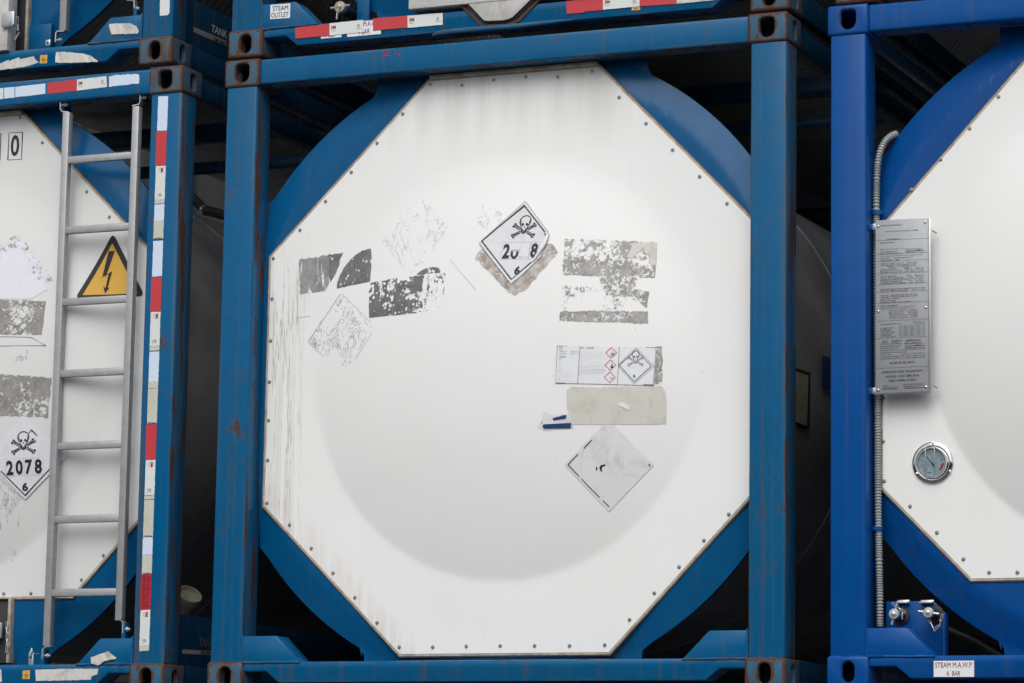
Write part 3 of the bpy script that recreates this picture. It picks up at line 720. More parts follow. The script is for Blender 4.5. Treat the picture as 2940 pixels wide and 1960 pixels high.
sk = decal('placard', 'plac', tM, 'M', q, .0045, label='black and white skull placard with worn number and curled right edge')
qq = PP('M', [(1510,577),(1468,815),(1377,699)]); top, bot, lef = qq
U = ((top[0]+bot[0])/2-lef[0], (top[1]+bot[1])/2-lef[1]); V = ((top[0]-bot[0])/2, (top[1]-bot[1])/2)
U = (U[0]*1.1, U[1]*1.1); cen = (lef[0]+U[0], lef[1]+U[1])
fp = affine(cen, U, V)
placard_print(sk, 'M', fp, .0062, ['2', 'half0', '', '8'])
def sheet(name, mat, par, c, uv, f, lift): return decal(name, mat, par, c, [f(*p) for p in uv], lift)
sheet('digit_flap', 'lilac', sk, 'M', [(-.215, -.19), (-.0, -.19), (-.0, -.02), (-.215, -.02)], fp, .0068)
sheet('bare_digit', 'labold', sk, 'M', [(0.0, -.36), (.205, -.36), (.205, -.03), (0.0, -.03)], fp, .0058)
def P7(pts): return PP('M', [(1340+x/3.92, 560+y/3.92) for x, y in pts])
k = Ink(); k.stroke(P7([(885,415),(655,120),(175,518),(508,948),(728,760)]), .0052); k.stroke(P7([(882,432),(912,470)]), .0045)
k.put('border_line', 'ink', sk, on_panel('M', .0062))
k = Ink()
def dashes(k, a, b, w, n, fill=.5):
    for i in range(n):
        t0 = i/n; t1 = (i+fill)/n; k.stroke([(a[0]+(b[0]-a[0])*t0, a[1]+(b[1]-a[1])*t0), (a[0]+(b[0]-a[0])*t1, a[1]+(b[1]-a[1])*t1)], w)
for a, b in (((150,548),(498,995)), ((148,540),(662,72)), ((668,72),(930,425))): dashes(k, *P7([a, b]), .0022, 46)
k.put('cut_line', 'ink', sk, on_panel('M', .0062))
# curled-over edge of the placard
crl = P7([(938,430),(905,545),(845,650),(770,720),(700,810),(640,870),(625,885),(720,770),(790,690),(850,560),(870,470)])
bm = bmesh.new()
a = P7([(918,440),(902,490),(880,550),(845,610),(810,660),(775,712),(742,752)])
rows = []
for i, (x, z) in enumerate(a):
    rows.append([bm.verts.new((x+.009*math.cos(t)*(.5+.5*math.sin(math.pi*(i+.5)/7)), PY-dome('M', x, z)-.0065-.007*math.sin(t)*math.sin(math.pi*(i+.5)/7), z)) for t in [math.pi*k/6-.3 for k in range(8)]])
for i in range(len(rows)-1):
    for j in range(7): bm.faces.new([rows[i][j], rows[i+1][j], rows[i+1][j+1], rows[i][j+1]])
newobj('curled_edge', finish(bm, 'curled_edge', 60), 'label', sk)

# chemical hazard label
tl, tr, br, bl = PP('M', [(1601,992),(1885,997),(1878,1106.5),(1595,1099.5)])
patch(RP, 'res_dense', 'M', tM, [(1880,994),(1902,994),(1901,1103),(1876,1104)], .0011, seed=30, label='dark strip of residue at the right end of the chemical label')
lb = decal('chemical_label', 'label', tM, 'M', [tl, tr, br, bl], .0030, label='wide white chemical label with red diamonds')
fq = quadf(tl, tr, br, bl)
def U3(x, y):      # pixel of the 7.35x zoom -> unit square
    t = (y-95)/(900-95); xl = 80-40*t; xr = 2165-42*t; yt = 85+40*(x-xl)/(xr-xl); yb = 878+52*(x-xl)/(xr-xl)
    return ((x-xl)/(xr-xl), 1-(y-yt)/(yb-yt))
k = Ink()
def ln(k, *pts, w=.012): k.stroke([U3(*p) for p in pts], w)
LW = .0075
def quadstroke(par, name, mat, segs, w, lift=.0048):
    k = Ink()
    for s_ in segs: k.stroke([fq(*U3(*p)) for p in s_], w)
    return k.put(name, mat, par, on_panel('M', lift))
quadstroke(lb, 'border_line', 'inks', [[(84,92),(2155,130),(2112,920),(46,874),(84,92)], [(572,100),(525,885)], [(1403,116),(1370,905)]], .0016)
quadstroke(lb, 'hazard_diamond', 'inks', [[(1752,182),(2070,520),(1720,850),(1405,505),(1752,182)]], .0022)
quadstroke(lb, 'red_diamond', 'pink', [[(1240,128),(1350,240),(1228,350),(1122,238),(1240,128)], [(1224,388),(1330,502),(1213,612),(1108,496),(1224,388)], [(1212,645),(1320,758),(1203,870),(1095,756),(1212,645)]], .0026)
k = Ink()
for a, b in (((1755,130),(2125,525)), ((2125,525),(1718,900)), ((1718,900),(1375,510)), ((1375,510),(1755,130))): dashes(k, fq(*U3(*a)), fq(*U3(*b)), .0018, 15, .55)
k.put('cut_line', 'inks', lb, on_panel('M', .0048))
c1 = fq(*U3(1745,345)); k = Ink(); skull(k, c1[0], c1[1]-.001, .050, .0012); k.put('skull_and_crossbones', 'inks', lb, on_panel('M', .0048))
k = Ink()
def tx(k, s, x0, y0, x1, y1, b=0.0):
    a = fq(*U3(x0, y1)); c2 = fq(*U3(x1, y0)); k.text(s, a[0], a[1], c2[0], c2[1], b)
tx(k, '6', 1698, 700, 1742, 760, .02); tx(k, 'DANGER', 712, 122, 868, 152, .01); tx(k, '00242016', 125, 310, 280, 338, .01)
tx(k, '危险', 580, 120, 655, 152); tx(k, '异氰酸酯 T 80', 130, 200, 285, 222); tx(k, '20000.00 KG Tare', 368, 202, 538, 222); tx(k, '0000.00 KG Net', 368, 246, 538, 266); tx(k, 'COSMONATE T 80', 128, 246, 298, 266)
k.put('lettering', 'ink', lb, on_panel('M', .0048))
k = Ink(); rnd = random.Random(3)
rows_ = [(580,168,865),(575,205,870),(572,238,1060),(572,252,1060),(570,264,790),(568,292,1035),(568,305,1035),(568,318,880),(568,338,1125),(568,350,940),(568,362,910),(568,378,835),(565,410,735),(560,455,1020),(560,490,1060),(558,518,1110),(558,530,1110),(556,545,1110),(556,560,820)]+[(552,590+i*12.5,1100+rnd.randint(-10,20)) for i in range(9)]+[(550,722,835),(548,752,895)]
for x0, y, x1 in rows_:
    s_ = ''.join(rnd.choice('aeionrstlcdupmh    ') for _ in range(int((x1-x0)/9))) 
    tx(k, s_.strip() or 'a', x0, y-5, x1, y+4)
for y, x1 in ((290,240),(358,205),(382,180),(432,150),(488,155),(528,145),(595,200),(618,145),(655,210),(680,380),(704,510),(728,440),(752,430),(776,500),(800,140),(823,375),(846,470)):
    s_ = ''.join(rnd.choice('aeionrstlcdupmh   ') for _ in range(max(3, int((x1-110)/10)))); tx(k, s_.strip() or 'a', 112, y-7, x1, y+5)
for y in (295, 362): tx(k, 'batch number', 328, y-4, 430, y+4)
tx(k, 'Not Hazardous', 1205, 755, 1275, 790); 
k.put('small_print', 'inks', lb, on_panel('M', .0048))
k = Ink(); cc = fq(*U3(1254, 498)); k.circle(cc, .0027)
k.poly([fq(*U3(*p)) for p in [(1218,542),(1240,522),(1268,522),(1290,545),(1270,560),(1250,578),(1236,560)]]); k.put('health_symbol', 'ink', lb, on_panel('M', .0048))
k = Ink(); skull(k, *fq(*U3(1265,262)), .014, .0006); k.circle(fq(*U3(163,143)), .0055, .0011, 20); k.put('faint_symbol', 'inks', lb, on_panel('M', .0048))
# marker pen on the top beam
k = Ink()
for a in ([(1102,147),(1116,145)], [(1109,145),(1109,160)], [(1103,153),(1116,151)], [(1095,163),(1120,159)], [(1135,150),(1147,147)], [(1142,147),(1134,158)], [(1141,151),(1150,160)]): k.stroke([L('M', *p, .012) for p in a], .0035)
k.put('pen_mark', 'pen', tM, on_plane(.012, .0012))

# =================================================================== LEFT CONTAINER details
# aluminium ladder
lad = bpy.data.objects.new('ladder', None); C.objects.link(lad); lad.parent = tL
RLX = ((1.862, 1.893), (2.190, 2.219))
def rail(x0, x1, z0, z1):
    bm = bmesh.new(); add_box(bm, x0, x1, .022, .055, z0, z1, .003); newobj('ladder_rail', finish(bm, 'ladder_rail', 40), 'steel', lad)
rail(*[L('L', 180, 322, .022)[0], L('L', 199, 322, .022)[0]], L('L', 140, 1854, .022)[1], L('L', 190, 321, .022)[1])
rail(*[L('L', 380, 305, .022)[0], L('L', 399, 305, .022)[0]], L('L', 340, 1778, .022)[1], L('L', 390, 304, .022)[1])
rx0, rx1 = L('L', 199, 322, .022)[0], L('L', 380, 305, .022)[0]
for px, py in ((195,459),(187,661),(180,867),(173,1073),(166,1281),(158,1491.5),(151,1702)):
    z = L('L', px, py, .026)[1]
    bm = bmesh.new(); add_box(bm, rx0-.002, rx1+.002, .026, .050, z-.0145, z+.0145, .003)
    b2 = bmesh.new()
    for i in range(16): add_box(b2, rx0+.01+i*(rx1-rx0-.02)/16, rx0+.01+(i+.55)*(rx1-rx0-.02)/16, .028, .048, z+.0142, z+.0162)
    merge(bm, b2)
    newobj('rung', finish(bm, 'rung', 40), 'steel', lad)
def zbracket(pxt, dirv, c, par, top):
    """thin Z bent strap from the rail end to the beam; points in photo px"""
    P = [Vector((L(c, x, y, .03)[0], L(c, x, y, .03)[1])) for x, y in pxt]
    bm = bmesh.new(); w = .004
    k = Ink().stroke([tuple(p) for p in P], w)
    vs = []
    for f in k.f:
        add_prism(bm, [k.v[i] for i in f], .024, .052)
    bmesh.ops.remove_doubles(bm, verts=bm.verts, dist=1e-5)
    newobj('bracket', finish(bm, 'bracket', 30), 'bright', par)
zbracket([(197,321),(180,321),(175,313),(175,287)], 1, 'L', lad, True)
zbracket([(397,303),(381,304),(401,299),(404,289),(404,264)][1:], 1, 'L', lad, True)
zbracket([(147,1855),(133,1856),(125,1864),(122,1893)], 1, 'L', lad, False)
zbracket([(332,1779),(348,1779),(354,1786),(354,1818)], 1, 'L', lad, False)
for px, py in ((185,299),(412,278),(135,1882),(364,1806)):
    x, z = L('L', px, py, .03); bm = bmesh.new(); add_cyl(bm, (x-.018, .038, z), (x+.012, .038, z), .006, seg=10); add_cyl(bm, (x-.004, .038, z), (x+.004, .038, z), .010, seg=6)
    newobj('bolt', finish(bm, 'bolt', 40), 'bright', lad)
for px, py in ((354,1822),(122,1897)):
    x, z = L('L', px, py, .04); box('ladder_lug', 'blue', lad, x-.004, x+.012, .03, .07, z-.03, z+.05, .002)
for px, py in ((178,293),(410,270)):
    x, z = L('L', px, py, .05); box('ladder_lug', 'bluedark', lad, x-.006, x+.006, .04, .09, z-.03, z+.06, .002)
# decals of the left end
patch('sticker_base', 'lilac', 'L', tL, [(-40,760),(0,718),(36,686),(59,688),(142,785),(130,805),(138,830),(87,858),(-40,858)], j=.002, seed=40, label='faded lilac triangle of an old placard')
patch(RP, 'res_left3', 'L', tL, [(-10,720),(15,690),(52,672),(70,690),(150,790),(160,830),(135,815),(100,800),(60,705),(30,712),(0,745)], .0022, seed=41)
patch(RP, 'res_left', 'L', tL, [(-60,858),(132,864),(120,961),(-60,959)], seed=42, j=.002, label='grey pitted residue rectangle under the lilac triangle')
patch(RP, 'res_left', 'L', tL, [(-60,1070),(148,1084),(138,1199),(-60,1190)], seed=43, j=.003, label='grey patchy residue rectangle above the 2078 placard')
patch(RP, 'res_left2', 'L', tL, [(-20,1477),(60,1478),(80,1500),(78,1597),(10,1622),(-20,1600)], seed=44)
patch(RP, 'res_faint2', 'L', tL, [(-20,1360),(30,1390),(60,1430),(30,1480),(-20,1450)], seed=45)
patch(RP, 'res_faint2', 'L', tL, [(40,995),(80,1000),(80,1030),(40,1042)], seed=46)
Ink().stroke(PP('L', [(0,966),(90,968),(133,992),(0,993)]), .002).put('residue_line', 'inks', tL, on_panel('L', .0016))
pq = PP('L', [(68,1196),(197,1308),(74,1436),(-56,1322)])
pl = decal('placard', 'plac', tL, 'L', pq, .0032, label='skull placard reading 2078 beside the ladder')
cen = ((pq[0][0]+pq[2][0])/2, (pq[0][1]+pq[2][1])/2); V = ((pq[0][0]-pq[2][0])/2, (pq[0][1]-pq[2][1])/2); U = ((pq[1][0]-pq[3][0])/2, (pq[1][1]-pq[3][1])/2)
placard_print(pl, 'L', affine(cen, U, V), .0050, ['2', '0', '7', '8'])
k = Ink().stroke(PP('L', [(4,1352),(74,1422),(160,1330)]), .0045).stroke(PP('L', [(84,1243),(92,1234),(109,1251)]), .003); k.put('border_line', 'ink', pl, on_panel('L', .0050))
k = Ink(); dashes(k, *PP('L', [(-10,1350),(74,1434)]), .002, 30); dashes(k, *PP('L', [(74,1434),(190,1316)]), .002, 36); k.put('cut_line', 'ink', pl, on_panel('L', .0050))
# boxed characters 1 0
k = Ink(); k.stroke(PP('L', [(26,381),(65,379),(62,457),(23,459)]), .003, True); k.stroke(PP('L', [(-36,385),(3,383),(1,459),(-38,461)]), .003, True)
a, b = PP('L', [(30,449),(57,386)]); k.text('0', a[0], a[1], b[0], b[1], .02); a, b = PP('L', [(-22,452),(-4,390)]); k.text('1', a[0], a[1], b[0], b[1], .02)
k.put('boxed_number', 'ink', tL, on_panel('L', .0015))
# high voltage sign
def rounded(P, r, n=6):
    out = []
    for i in range(len(P)):
        a, b, c2 = Vector(P[i-1]), Vector(P[i]), Vector(P[(i+1) % len(P)]); d1 = (a-b).normalized(); d2 = (c2-b).normalized(); A = b+d1*r; B = b+d2*r
        for k_ in range(n+1): t = k_/n; out.append(tuple(A*(1-t)**2+b*2*t*(1-t)+B*t*t))
    return out
T = PP('L', [(325,668),(215,857),(416,849)])
ws = decal('warning_sign', 'ink', tL, 'L', rounded(T, .028), .0020, label='yellow high voltage triangle behind the ladder')
decal('yellow_field', 'yellow', ws, 'L', PP('L', [(323.5,698),(238,847),(396,842)]), .0034)
k = Ink(); Z2 = lambda P: PP('L', [(x/3.2, 490+y/3.2) for x, y in P])
k.poly(Z2([(1003,740),(1060,736),(983,955),(946,968)])).poly(Z2([(983,955),(1037,921),(975,966),(922,992)])).poly(Z2([(1002,948),(1037,921),(990,1085),(972,1088)])).poly(Z2([(953,1060),(972,1078),(970,1128)])).poly(Z2([(972,1078),(1012,1072),(970,1128)]))
k.put('lightning_symbol', 'ink', ws, on_panel('L', .0046))
# tape on the right post
def cx_(y): return 469+(414-469)*(y-276)/(1868-276)
def tape(c, par, pts, mat, d=.006, lift=.0012, label=None, j=0, seed=1, wob=0):
    P = [L(c, x, y, d) for x, y in pts]
    if j: P = jag(P, j, .008, seed)
    return decal('reflective_tape', mat, par, c, P, lift, on='plane', d=d, label=label, wob=wob)
def mark3m(c, par, f, rot=False, d=.006, lift=.0026):
    """maker's mark and approval stamp at the ends of a white segment; f maps unit (0..1 along, 0..1 across)"""
    k = Ink().text('3M', .05, .50, .19, .78, .03).text('reflective', .05, .32, .19, .40); k.put('lettering', 'redink', par, on_plane(d, lift, f))
    k = Ink(); n = 16; k.stroke([(.86+.03*math.cos(6.283*i/n), .55+.13*math.sin(6.283*i/n)) for i in range(n)], .012, True); k.text('C', .85, .50, .87, .60); k.text('DOT-C2 E4', .80, .28, .95, .36)
    k.put('approval_mark', 'inks', par, on_plane(d, lift, f))
segs = [(276,375,'tapeb'),(376,475,'taper'),(476,573,'tapew'),(573.5,584,'tapec'),(586,634,'tapeb'),(634.5,685,'tapec'),(691,793,'tapeb'),(795,894,'taper'),(895,993,'tapew'),(993.5,1006,'tapec'),(1009,1095,'tapeb'),(1095.5,1114,'tapec'),(1115,1215,'tapec'),(1218,1320,'taper'),(1320.5,1421,'tapew'),(1422,1433,'tapec'),(1435,1540,'tapec'),(1542,1592,'tapeb'),(1592.5,1647,'tapec'),(1648,1750,'taperh'),(1751,1853,'tapew'),(1853.5,1868,'tapec')]
for i, (y0, y1, mt) in enumerate(segs):
    w0 = 14.2; dx = (-1.5 if mt.startswith('taper') else 0)
    pts = [(cx_(y0)-w0+dx, y0+.8), (cx_(y0)+w0, y0-.8), (cx_(y1)+w0, y1-.8), (cx_(y1)-w0+dx, y1+.8)]
    o = tape('L', tL, pts, mt, j=.0009, seed=i, lift=.0012+.0002*(i % 2))
    if mt == 'tapew':
        P = [L('L', x, y, .006) for x, y in pts]; mark3m('L', o, lambda u, v, P=P: tuple((P[0][q_]*(1-v)+P[1][q_]*v)*(1-u)+(P[3][q_]*(1-v)+P[2][q_]*v)*u for q_ in (0, 1)))
    if mt in ('tapec',) and y1-y0 > 40:
        k = Ink(); n = 10
        k.stroke([L('L', cx_(y1)-10+2.2*i_, y1-3+(2.5 if i_ % 2 else 0), .006) for i_ in range(n)], .0018); k.put('perforation', 'inks', o, on_plane(.006, .0022))
    if mt == 'taperh':
        k = Ink(); r2 = random.Random(5)
        for i_ in range(24):
            yy = y0+6+i_*4; 
            if i_ % 6 == 5: continue
            x_ = cx_(yy); k.stroke([L('L', x_-11, yy, .006), L('L', x_-2, yy-.3, .006)], .003); k.stroke([L('L', x_+1, yy, .006), L('L', x_+r2.uniform(6, 12), yy-.6, .006)], .0025)
        k.put('printed_lines', 'dkred', o, on_plane(.006, .0024))
# tape on the top beam
for i, (pts, mt, m3) in enumerate([([(-60,260),(10,252),(10,283),(-60,291)],'tapew',0), ([(12,252),(42,249),(42,280),(12,283)],'tapeb',0), ([(44,249),(131,239),(131,269),(44,279)],'tapeb',0),
     ([(136,238),(220,228),(220,260),(136,269)],'taper',0), ([(221,228),(306,218),(308,249),(221,260)],'tapew',1), ([(312,220),(330,215),(396,212),(400,216),(400,239),(330,247),(313,249)],'tapeb',0)]):
    o = tape('L', tL, pts, mt, d=.012, j=.0006 if i != 5 else .002, seed=60+i)
    if m3:
        P = [L('L', x, y, .012) for x, y in pts]; mark3m('L', o, lambda u, v, P=P: quadf(P[0], P[1], P[2], P[3])(u, v), d=.012)
def earth(c, par, pts, d, label):
    P = [L(c, x, y, d) for x, y in pts]; o = decal('earth_sticker', 'yellow', par, c, P, .0012, on='plane', d=d, label=label)
    f = quadf(*P); k = Ink().stroke([(.5, .85), (.5, .5)], .05).stroke([(.15, .5), (.88, .5)], .05).stroke([(.27, .33), (.76, .33)], .05).stroke([(.4, .16), (.62, .16)], .05)
    k.put('earth_symbol', 'ink', o, on_plane(d, .0024, f)); return o
earth('L', tL, [(65.5,1925),(86.5,1924),(86,1949),(65,1949)], .010, 'yellow earth symbol sticker near the bottom left')
tape('L', tL, [(102,1922),(192,1920),(282,1919),(280,1936),(262,1942),(262,1951),(103,1955)], 'tapet', d=.010, j=.0012, seed=70)
tape('L', tL, [(-60,1925),(4,1921),(6,1957),(-60,1960)], 'tapet', d=.010, j=.001, seed=71)
tape('L', tL, [(261,1887),(312,1869),(335,1888),(333,1891),(300,1898),(283,1910),(262,1904),(262,1896)], 'tapet', d=.004, j=.001, seed=72, wob=.004)
# earth lug with seal, outlet recess, chain and lock
x, z = L('L', 89, 1884, .05)
bm = bmesh.new(); add_prism(bm, rounded([(x-.012, z-.035), (x+.012, z-.035), (x+.012, z+.018), (x-.012, z+.018)], .006, 3), .05, .055, .001); lug = newobj('earth_lug', finish(bm, 'earth_lug', 40), 'bright', tL)
bm = bmesh.new(); add_cyl(bm, (x, .0485, z-.004), (x, .0495, z-.004), .005, seg=12); newobj('lug_hole', finish(bm, 'lug_hole', 40), 'dark', lug)
bm = bmesh.new(); tube(bm, [(x-.003, .046, z), (x+.002, .044, z+.014), (x+.006, .044, z+.024), (x+.006, .044, z+.034)], lambda i: [.003, .004, .0055, .003][i], 8); newobj('plastic_seal', finish(bm, 'plastic_seal', 50), 'teal', tL)
bm = bmesh.new(); tube(bm, [(x+.006, .05, z+.012), (x+.04, .05, z+.010)], lambda i: .0012, 5); newobj('seal_wire', finish(bm, 'seal_wire', 50), 'bright', tL)
def recess(c, par, xpx, ytop, zbot, mat='dark'):
    x1 = L(c, xpx, ytop, .10)[0]; z1 = L(c, xpx, ytop, .10)[1]
    bm = bmesh.new(); add_box(bm, x1-.9, x1, .098, .13, zbot, z1, .003); r = newobj('outlet_recess', finish(bm, 'outlet_recess', 40), mat, par)  # flat dark slab stands for the shaded recess
    box('recess_frame', 'trim', r, x1, x1+.014, .085, .13, zbot, z1+.008, .002); box('recess_frame', 'trim', r, x1-.9, x1, .085, .13, z1, z1+.008, .002)
    return x1, z1
recess('L', tL, 29, 1720, .13)
def chain(c, par, pts, r=.0026, link=.030, ww=.0085, d=.07, mat='bright'):
    P = [Vector((L(c, x, y, d)[0], d, L(c, x, y, d)[1])) for x, y in pts]
    tot = sum((P[i+1]-P[i]).length for i in range(len(P)-1)); n = max(1, int(tot/(link*.78))); bm = bmesh.new()
    def at(s):
        for i in range(len(P)-1):
            l_ = (P[i+1]-P[i]).length
            if s <= l_ or i == len(P)-2: return P[i]+(P[i+1]-P[i])*(s/l_), (P[i+1]-P[i]).normalized()
            s -= l_
    for k_ in range(n):
        p, t = at((k_+.5)*tot/n); side = Vector((0, 1, 0)).cross(t).normalized() if k_ % 2 == 0 else Vector((0, 1, 0))
        pts2 = [p+t*(link/2-ww/2)*sg+(side*ww/2*math.sin(a_)+t*sg*ww/2*math.cos(a_)) for sg, rng in ((1, range(-90, 91, 30)), (-1, range(-90, 91, 30))) for a_ in [math.radians(q_) for q_ in (rng if sg == 1 else reversed(rng))]]
        # close the loop
        loop = [pts2[i] for i in range(7)]+[pts2[i] for i in range(7, 14)]+[pts2[0]]
        tube(bm, loop, lambda i: r, 6)
    return newobj('chain', finish(bm, 'chain', 60), mat, par)
chain('L', tL, [(20,1786),(21,1845),(19,1872)], d=.08)
x, z = L('L', 0, 1810, .07); box('lock_plate', 'steel', tL, x-.12, x+.010, .06, .08, z-.034, z+.034, .008, 3)
# document tube, hose and lettering between the stacks
a = Lx('L', 545, 1712, 2.30)
bm = bmesh.new(); p0 = Vector((2.14, .62, .30)); 
def at3(c, px, py, d): q_ = L(c, px, py, d); return Vector((q_[0], d, q_[1]))
p_top = at3('L', 548, 1700, .55); p_bot = at3('L', 505, 1790, .62); ax = (p_top-p_bot).normalized()
bm = bmesh.new(); lathe(bm, [(.030, -.02), (.040, .10), (.042, .135), (.052, .137), (.053, .17), (.046, .172), (.040, .155), (0.001, .150)], p_bot, ax, 32)
newobj('document_tube', finish(bm, 'document_tube', 35), 'cream', tL, 'cream plastic tube seen in the gap behind the post')
bm = bmesh.new(); hp = [at3('L', 530, 545, .9), at3('L', 560, 575, .9), at3('L', 590, 603, .85), at3('L', 625, 612, .8), at3('L', 660, 622, .8)]
tube(bm, hp, lambda i: .022, 12); newobj('hose', finish(bm, 'hose', 60), 'black', tL)
bm = bmesh.new(); lathe(bm, [(.026, -.01), (.026, .01)], hp[2], hp[3]-hp[2], 20); newobj('hose_clamp', finish(bm, 'hose_clamp', 60), 'bright', tL)
def side_sign(c, par, xs, pts_strip, strip_m, txt, tpts, txt2, t2pts):
    f = lambda P: [(xs, *Lx(c, *p, xs)) for p in P]
    def mk(name, P, mat, lift, parent_):
        me = bpy.data.meshes.new(name); me.from_pydata([(p[0]+lift, p[1], p[2]) for p in P], [], [tuple(range(len(P)))]); return newobj(name, me, mat, parent_)
    st = mk('side_marking', f(pts_strip), strip_m, .001, par)
    for s_, q4, mat in ((txt, tpts, 'grid' if c == 'UL' else 'dimprint'), (txt2, t2pts, 'ink')):
        Q = [Lx(c, *p, xs) for p in q4]; g = quadf(*Q); k = Ink().text(s_, 0, 0, 1, 1, .03)
        me = bpy.data.meshes.new('lettering'); me.from_pydata([(xs+.003, *g(*p)) for p in k.v], [], k.f); newobj('lettering', me, mat, st)
for c, t_ in (('UL', tUL), ('L', tL)):
    box('side_board', 'bluedark', t_, W_-.05, W_-.03, .2, LEN-.3, .10, .33, .003)
side_sign('UL', tUL, W_-.03, [(555,76),(555,91),(650,133),(650,117)], 'steel', 'TANK', [(606,69),(652,90),(650,111),(604,90)], 'CIMC ENRIC', [(612,106),(648,122),(648,131),(612,115)])
side_sign('L', tL, W_-.03, [(522,1864),(522,1876),(606,1881),(606,1868)], 'steel', 'TANK', [(570,1830),(612,1832),(612,1858),(570,1857)], 'CIMC ENRIC', [(574,1868),(604,1869),(604,1878),(574,1877)])

# =================================================================== RIGHT CONTAINER details
# data plate
DPY = .030
q = [L('R', x, y, DPY) for x, y in ((2514,632.5),(2667,625),(2669,1125),(2514,1132))]
bm = bmesh.new(); add_prism(bm, q, DPY, DPY+.006, .0012); dp = newobj('data_plate', finish(bm, 'data_plate', 40), 'plate', tR, 'tall aluminium data plate full of black print')
bm = bmesh.new(); q2 = [L('R', x, y, DPY+.010) for x, y in ((2520,634),(2671,627),(2673,1127),(2520,1133))]; add_prism(bm, q2, DPY+.0075, DPY+.013, .001); newobj('backing_plate', finish(bm, 'backing_plate', 40), 'bright', dp)
fd = quadf(*q)
for (u, v) in ((.05, .966), (.93, .976), (.05, .475), (.935, .485), (.05, .024), (.935, .03)):
    x, z = fd(u, v); bm = bmesh.new(); lathe(bm, [(.0055, 0), (.005, .002), (.003, .0035), (.0005, .004)], (x, DPY, z), (0, -1, 0), 14); newobj('screw', finish(bm, 'screw', 50), 'chrome', dp)
for v in (.965, .022):
    x, z = fd(0, v); box('bracket', 'blueR', dp, x-.03, x-.012, DPY+.001, DPY+.02, z-.011, z+.011, .001); box('bracket', 'bright', dp, x-.012, x+.01, DPY+.0005, DPY+.005, z-.0115, z+.0115, .001)
for v in (.94, .05): x, z = fd(1, v); cyl('bolt', 'screw', dp, (x+.012, DPY+.004, z-.01), (x+.014, DPY+.05, z-.01), .003, seg=8)
k = Ink()
yy = lambda p: 1-(p-435)/1590.0      # px of the 3.2x zoom (first crop), plate spans about 1590 of them
for p in (603, 730, 797, 912, 1010, 1082, 1180, 1342, 1500): v = yy(p+18); k.stroke([(.02, v), (.985, v)], .0011)
def T2(s_, u0, u1, v, h=.0062, b=.004): k.text(s_, u0, v, u1, v+h, b)
V_ = lambda p: yy(p)-.003
T2('OWNED OR MANAGED BY', .08, .50, V_(486)); T2('79 Anson Road #17-04 Singapore 079906', .18, .80, V_(545), .008); T2('TANK SERIAL No.', .20, .46, V_(614))
T2('MANUFACTURED BY', .09, .36, V_(645)); T2('CIMC Safeway Technologies Co., Ltd', .09, .54, V_(705)); T2('DATE OF MANUFACTURE', .09, .42, V_(728)); T2("MANUFACTURER'S SERIAL No.", .09, .49, V_(747))
for a, b_ in ((712, 728), (732, 748)): k.stroke([(.56, yy(a)), (.90, yy(a)), (.90, yy(b_)), (.56, yy(b_))], .0009, True)
T2('11 2021', .74, .84, V_(722)); T2('NCTE217 28', .57, .75, V_(744))
T2('TANK DESIGN CODE  ASME SECT.VIII DIV.1 (MOD) / EN14025', .09, .88, V_(770)); T2('TANK TYPE         UN PORTABLE TANK T11', .09, .70, V_(790)); T2('TANK CODE    L4BN', .09, .45, V_(808))
T2('NOMINAL  LIQUID  CAPACITY      25000 LITRES', .09, .77, V_(838)); T2('TOTAL  MEASURED  WATER  CAPACITY  AT 20 C', .09, .76, V_(853)); T2('litres        US gallons', .40, .76, V_(868))
for u in (.23, .49): k.stroke([(u, yy(864)), (u+.14, yy(864)), (u+.14, yy(878)), (u, yy(878))], .0009, True)
T2('TARE WEIGHT        3580 kg   7893 lbs', .09, .90, V_(890)); T2('MAXIMUM PAYLOAD   32420 kg  71473 lbs', .09, .90, V_(905)); T2('MAXIMUM PERMISSIBLE GROSS MASS 36000 kg 79366 lbs', .09, .90, V_(920))
for i, s_ in enumerate(('TANK MAWP             4 bar    58 lbs/in', 'TANK TEST PRESSURE        6 bar   87 lbs/in', 'MAXIMUM EXTERNAL PRESSURE  0.41 bar   6 lbs/in', 'STEAM TUBE MAWP         6 bar   87 lbs/in', 'STEAM TUBE TEST PRESSURE    9 bar  130.5 lbs/in')): T2(s_, .09, .90, V_(955+16*i))
T2('DESIGN METALLURGICAL DESIGN TEMPERATURE  -40 C TO +130 C', .09, .93, V_(1072)); T2('PRODUCT TEMPERATURE RANGE        -40 C TO +130 C', .09, .93, V_(1088))
for i, s_ in enumerate(('TANK SHELL   SANS 50028-7/2005/1.4402 CWD EN14', 'TANK HEAD   SANS 50028-7/2005/1.4402 CWD EN14', 'TANK WELDS   AWS316L', 'MIN SHELL THICKNESS', 'IN REFERENCE STEEL    6 mm   0.236inch')): T2(s_, .09, (.78, .78, .45, .38, .66)[i], V_(1128+16*i))
for i, s_ in enumerate(('APPROVAL INFORMATION', 'US/DOT, ADR/RID, IMDG, UIC, TC Impact Approved', 'Regulatory Authorities & Approval/Permit No.s')): T2(s_, .09, (.42, .73, .64)[i], V_(1222+15*i))
for i, s_ in enumerate(('Inspection Authority     Register', 'Approval Country      Netherlands', 'IMDG Approval No.       NLLR 65848', 'ADR/RID Approval No.   NLLR 65848', 'US/DOT Approval No.    N-8702', 'UIC Approval Railways Code    RIC 87602')): T2(s_, .25, .78, V_(1268+14.5*i))
T2('INITIAL PRESSURE TEST DATE', .09, .48, V_(1392)); k.stroke([(.69, yy(1380)), (.91, yy(1380)), (.91, yy(1396)), (.69, yy(1396))], .0009, True)
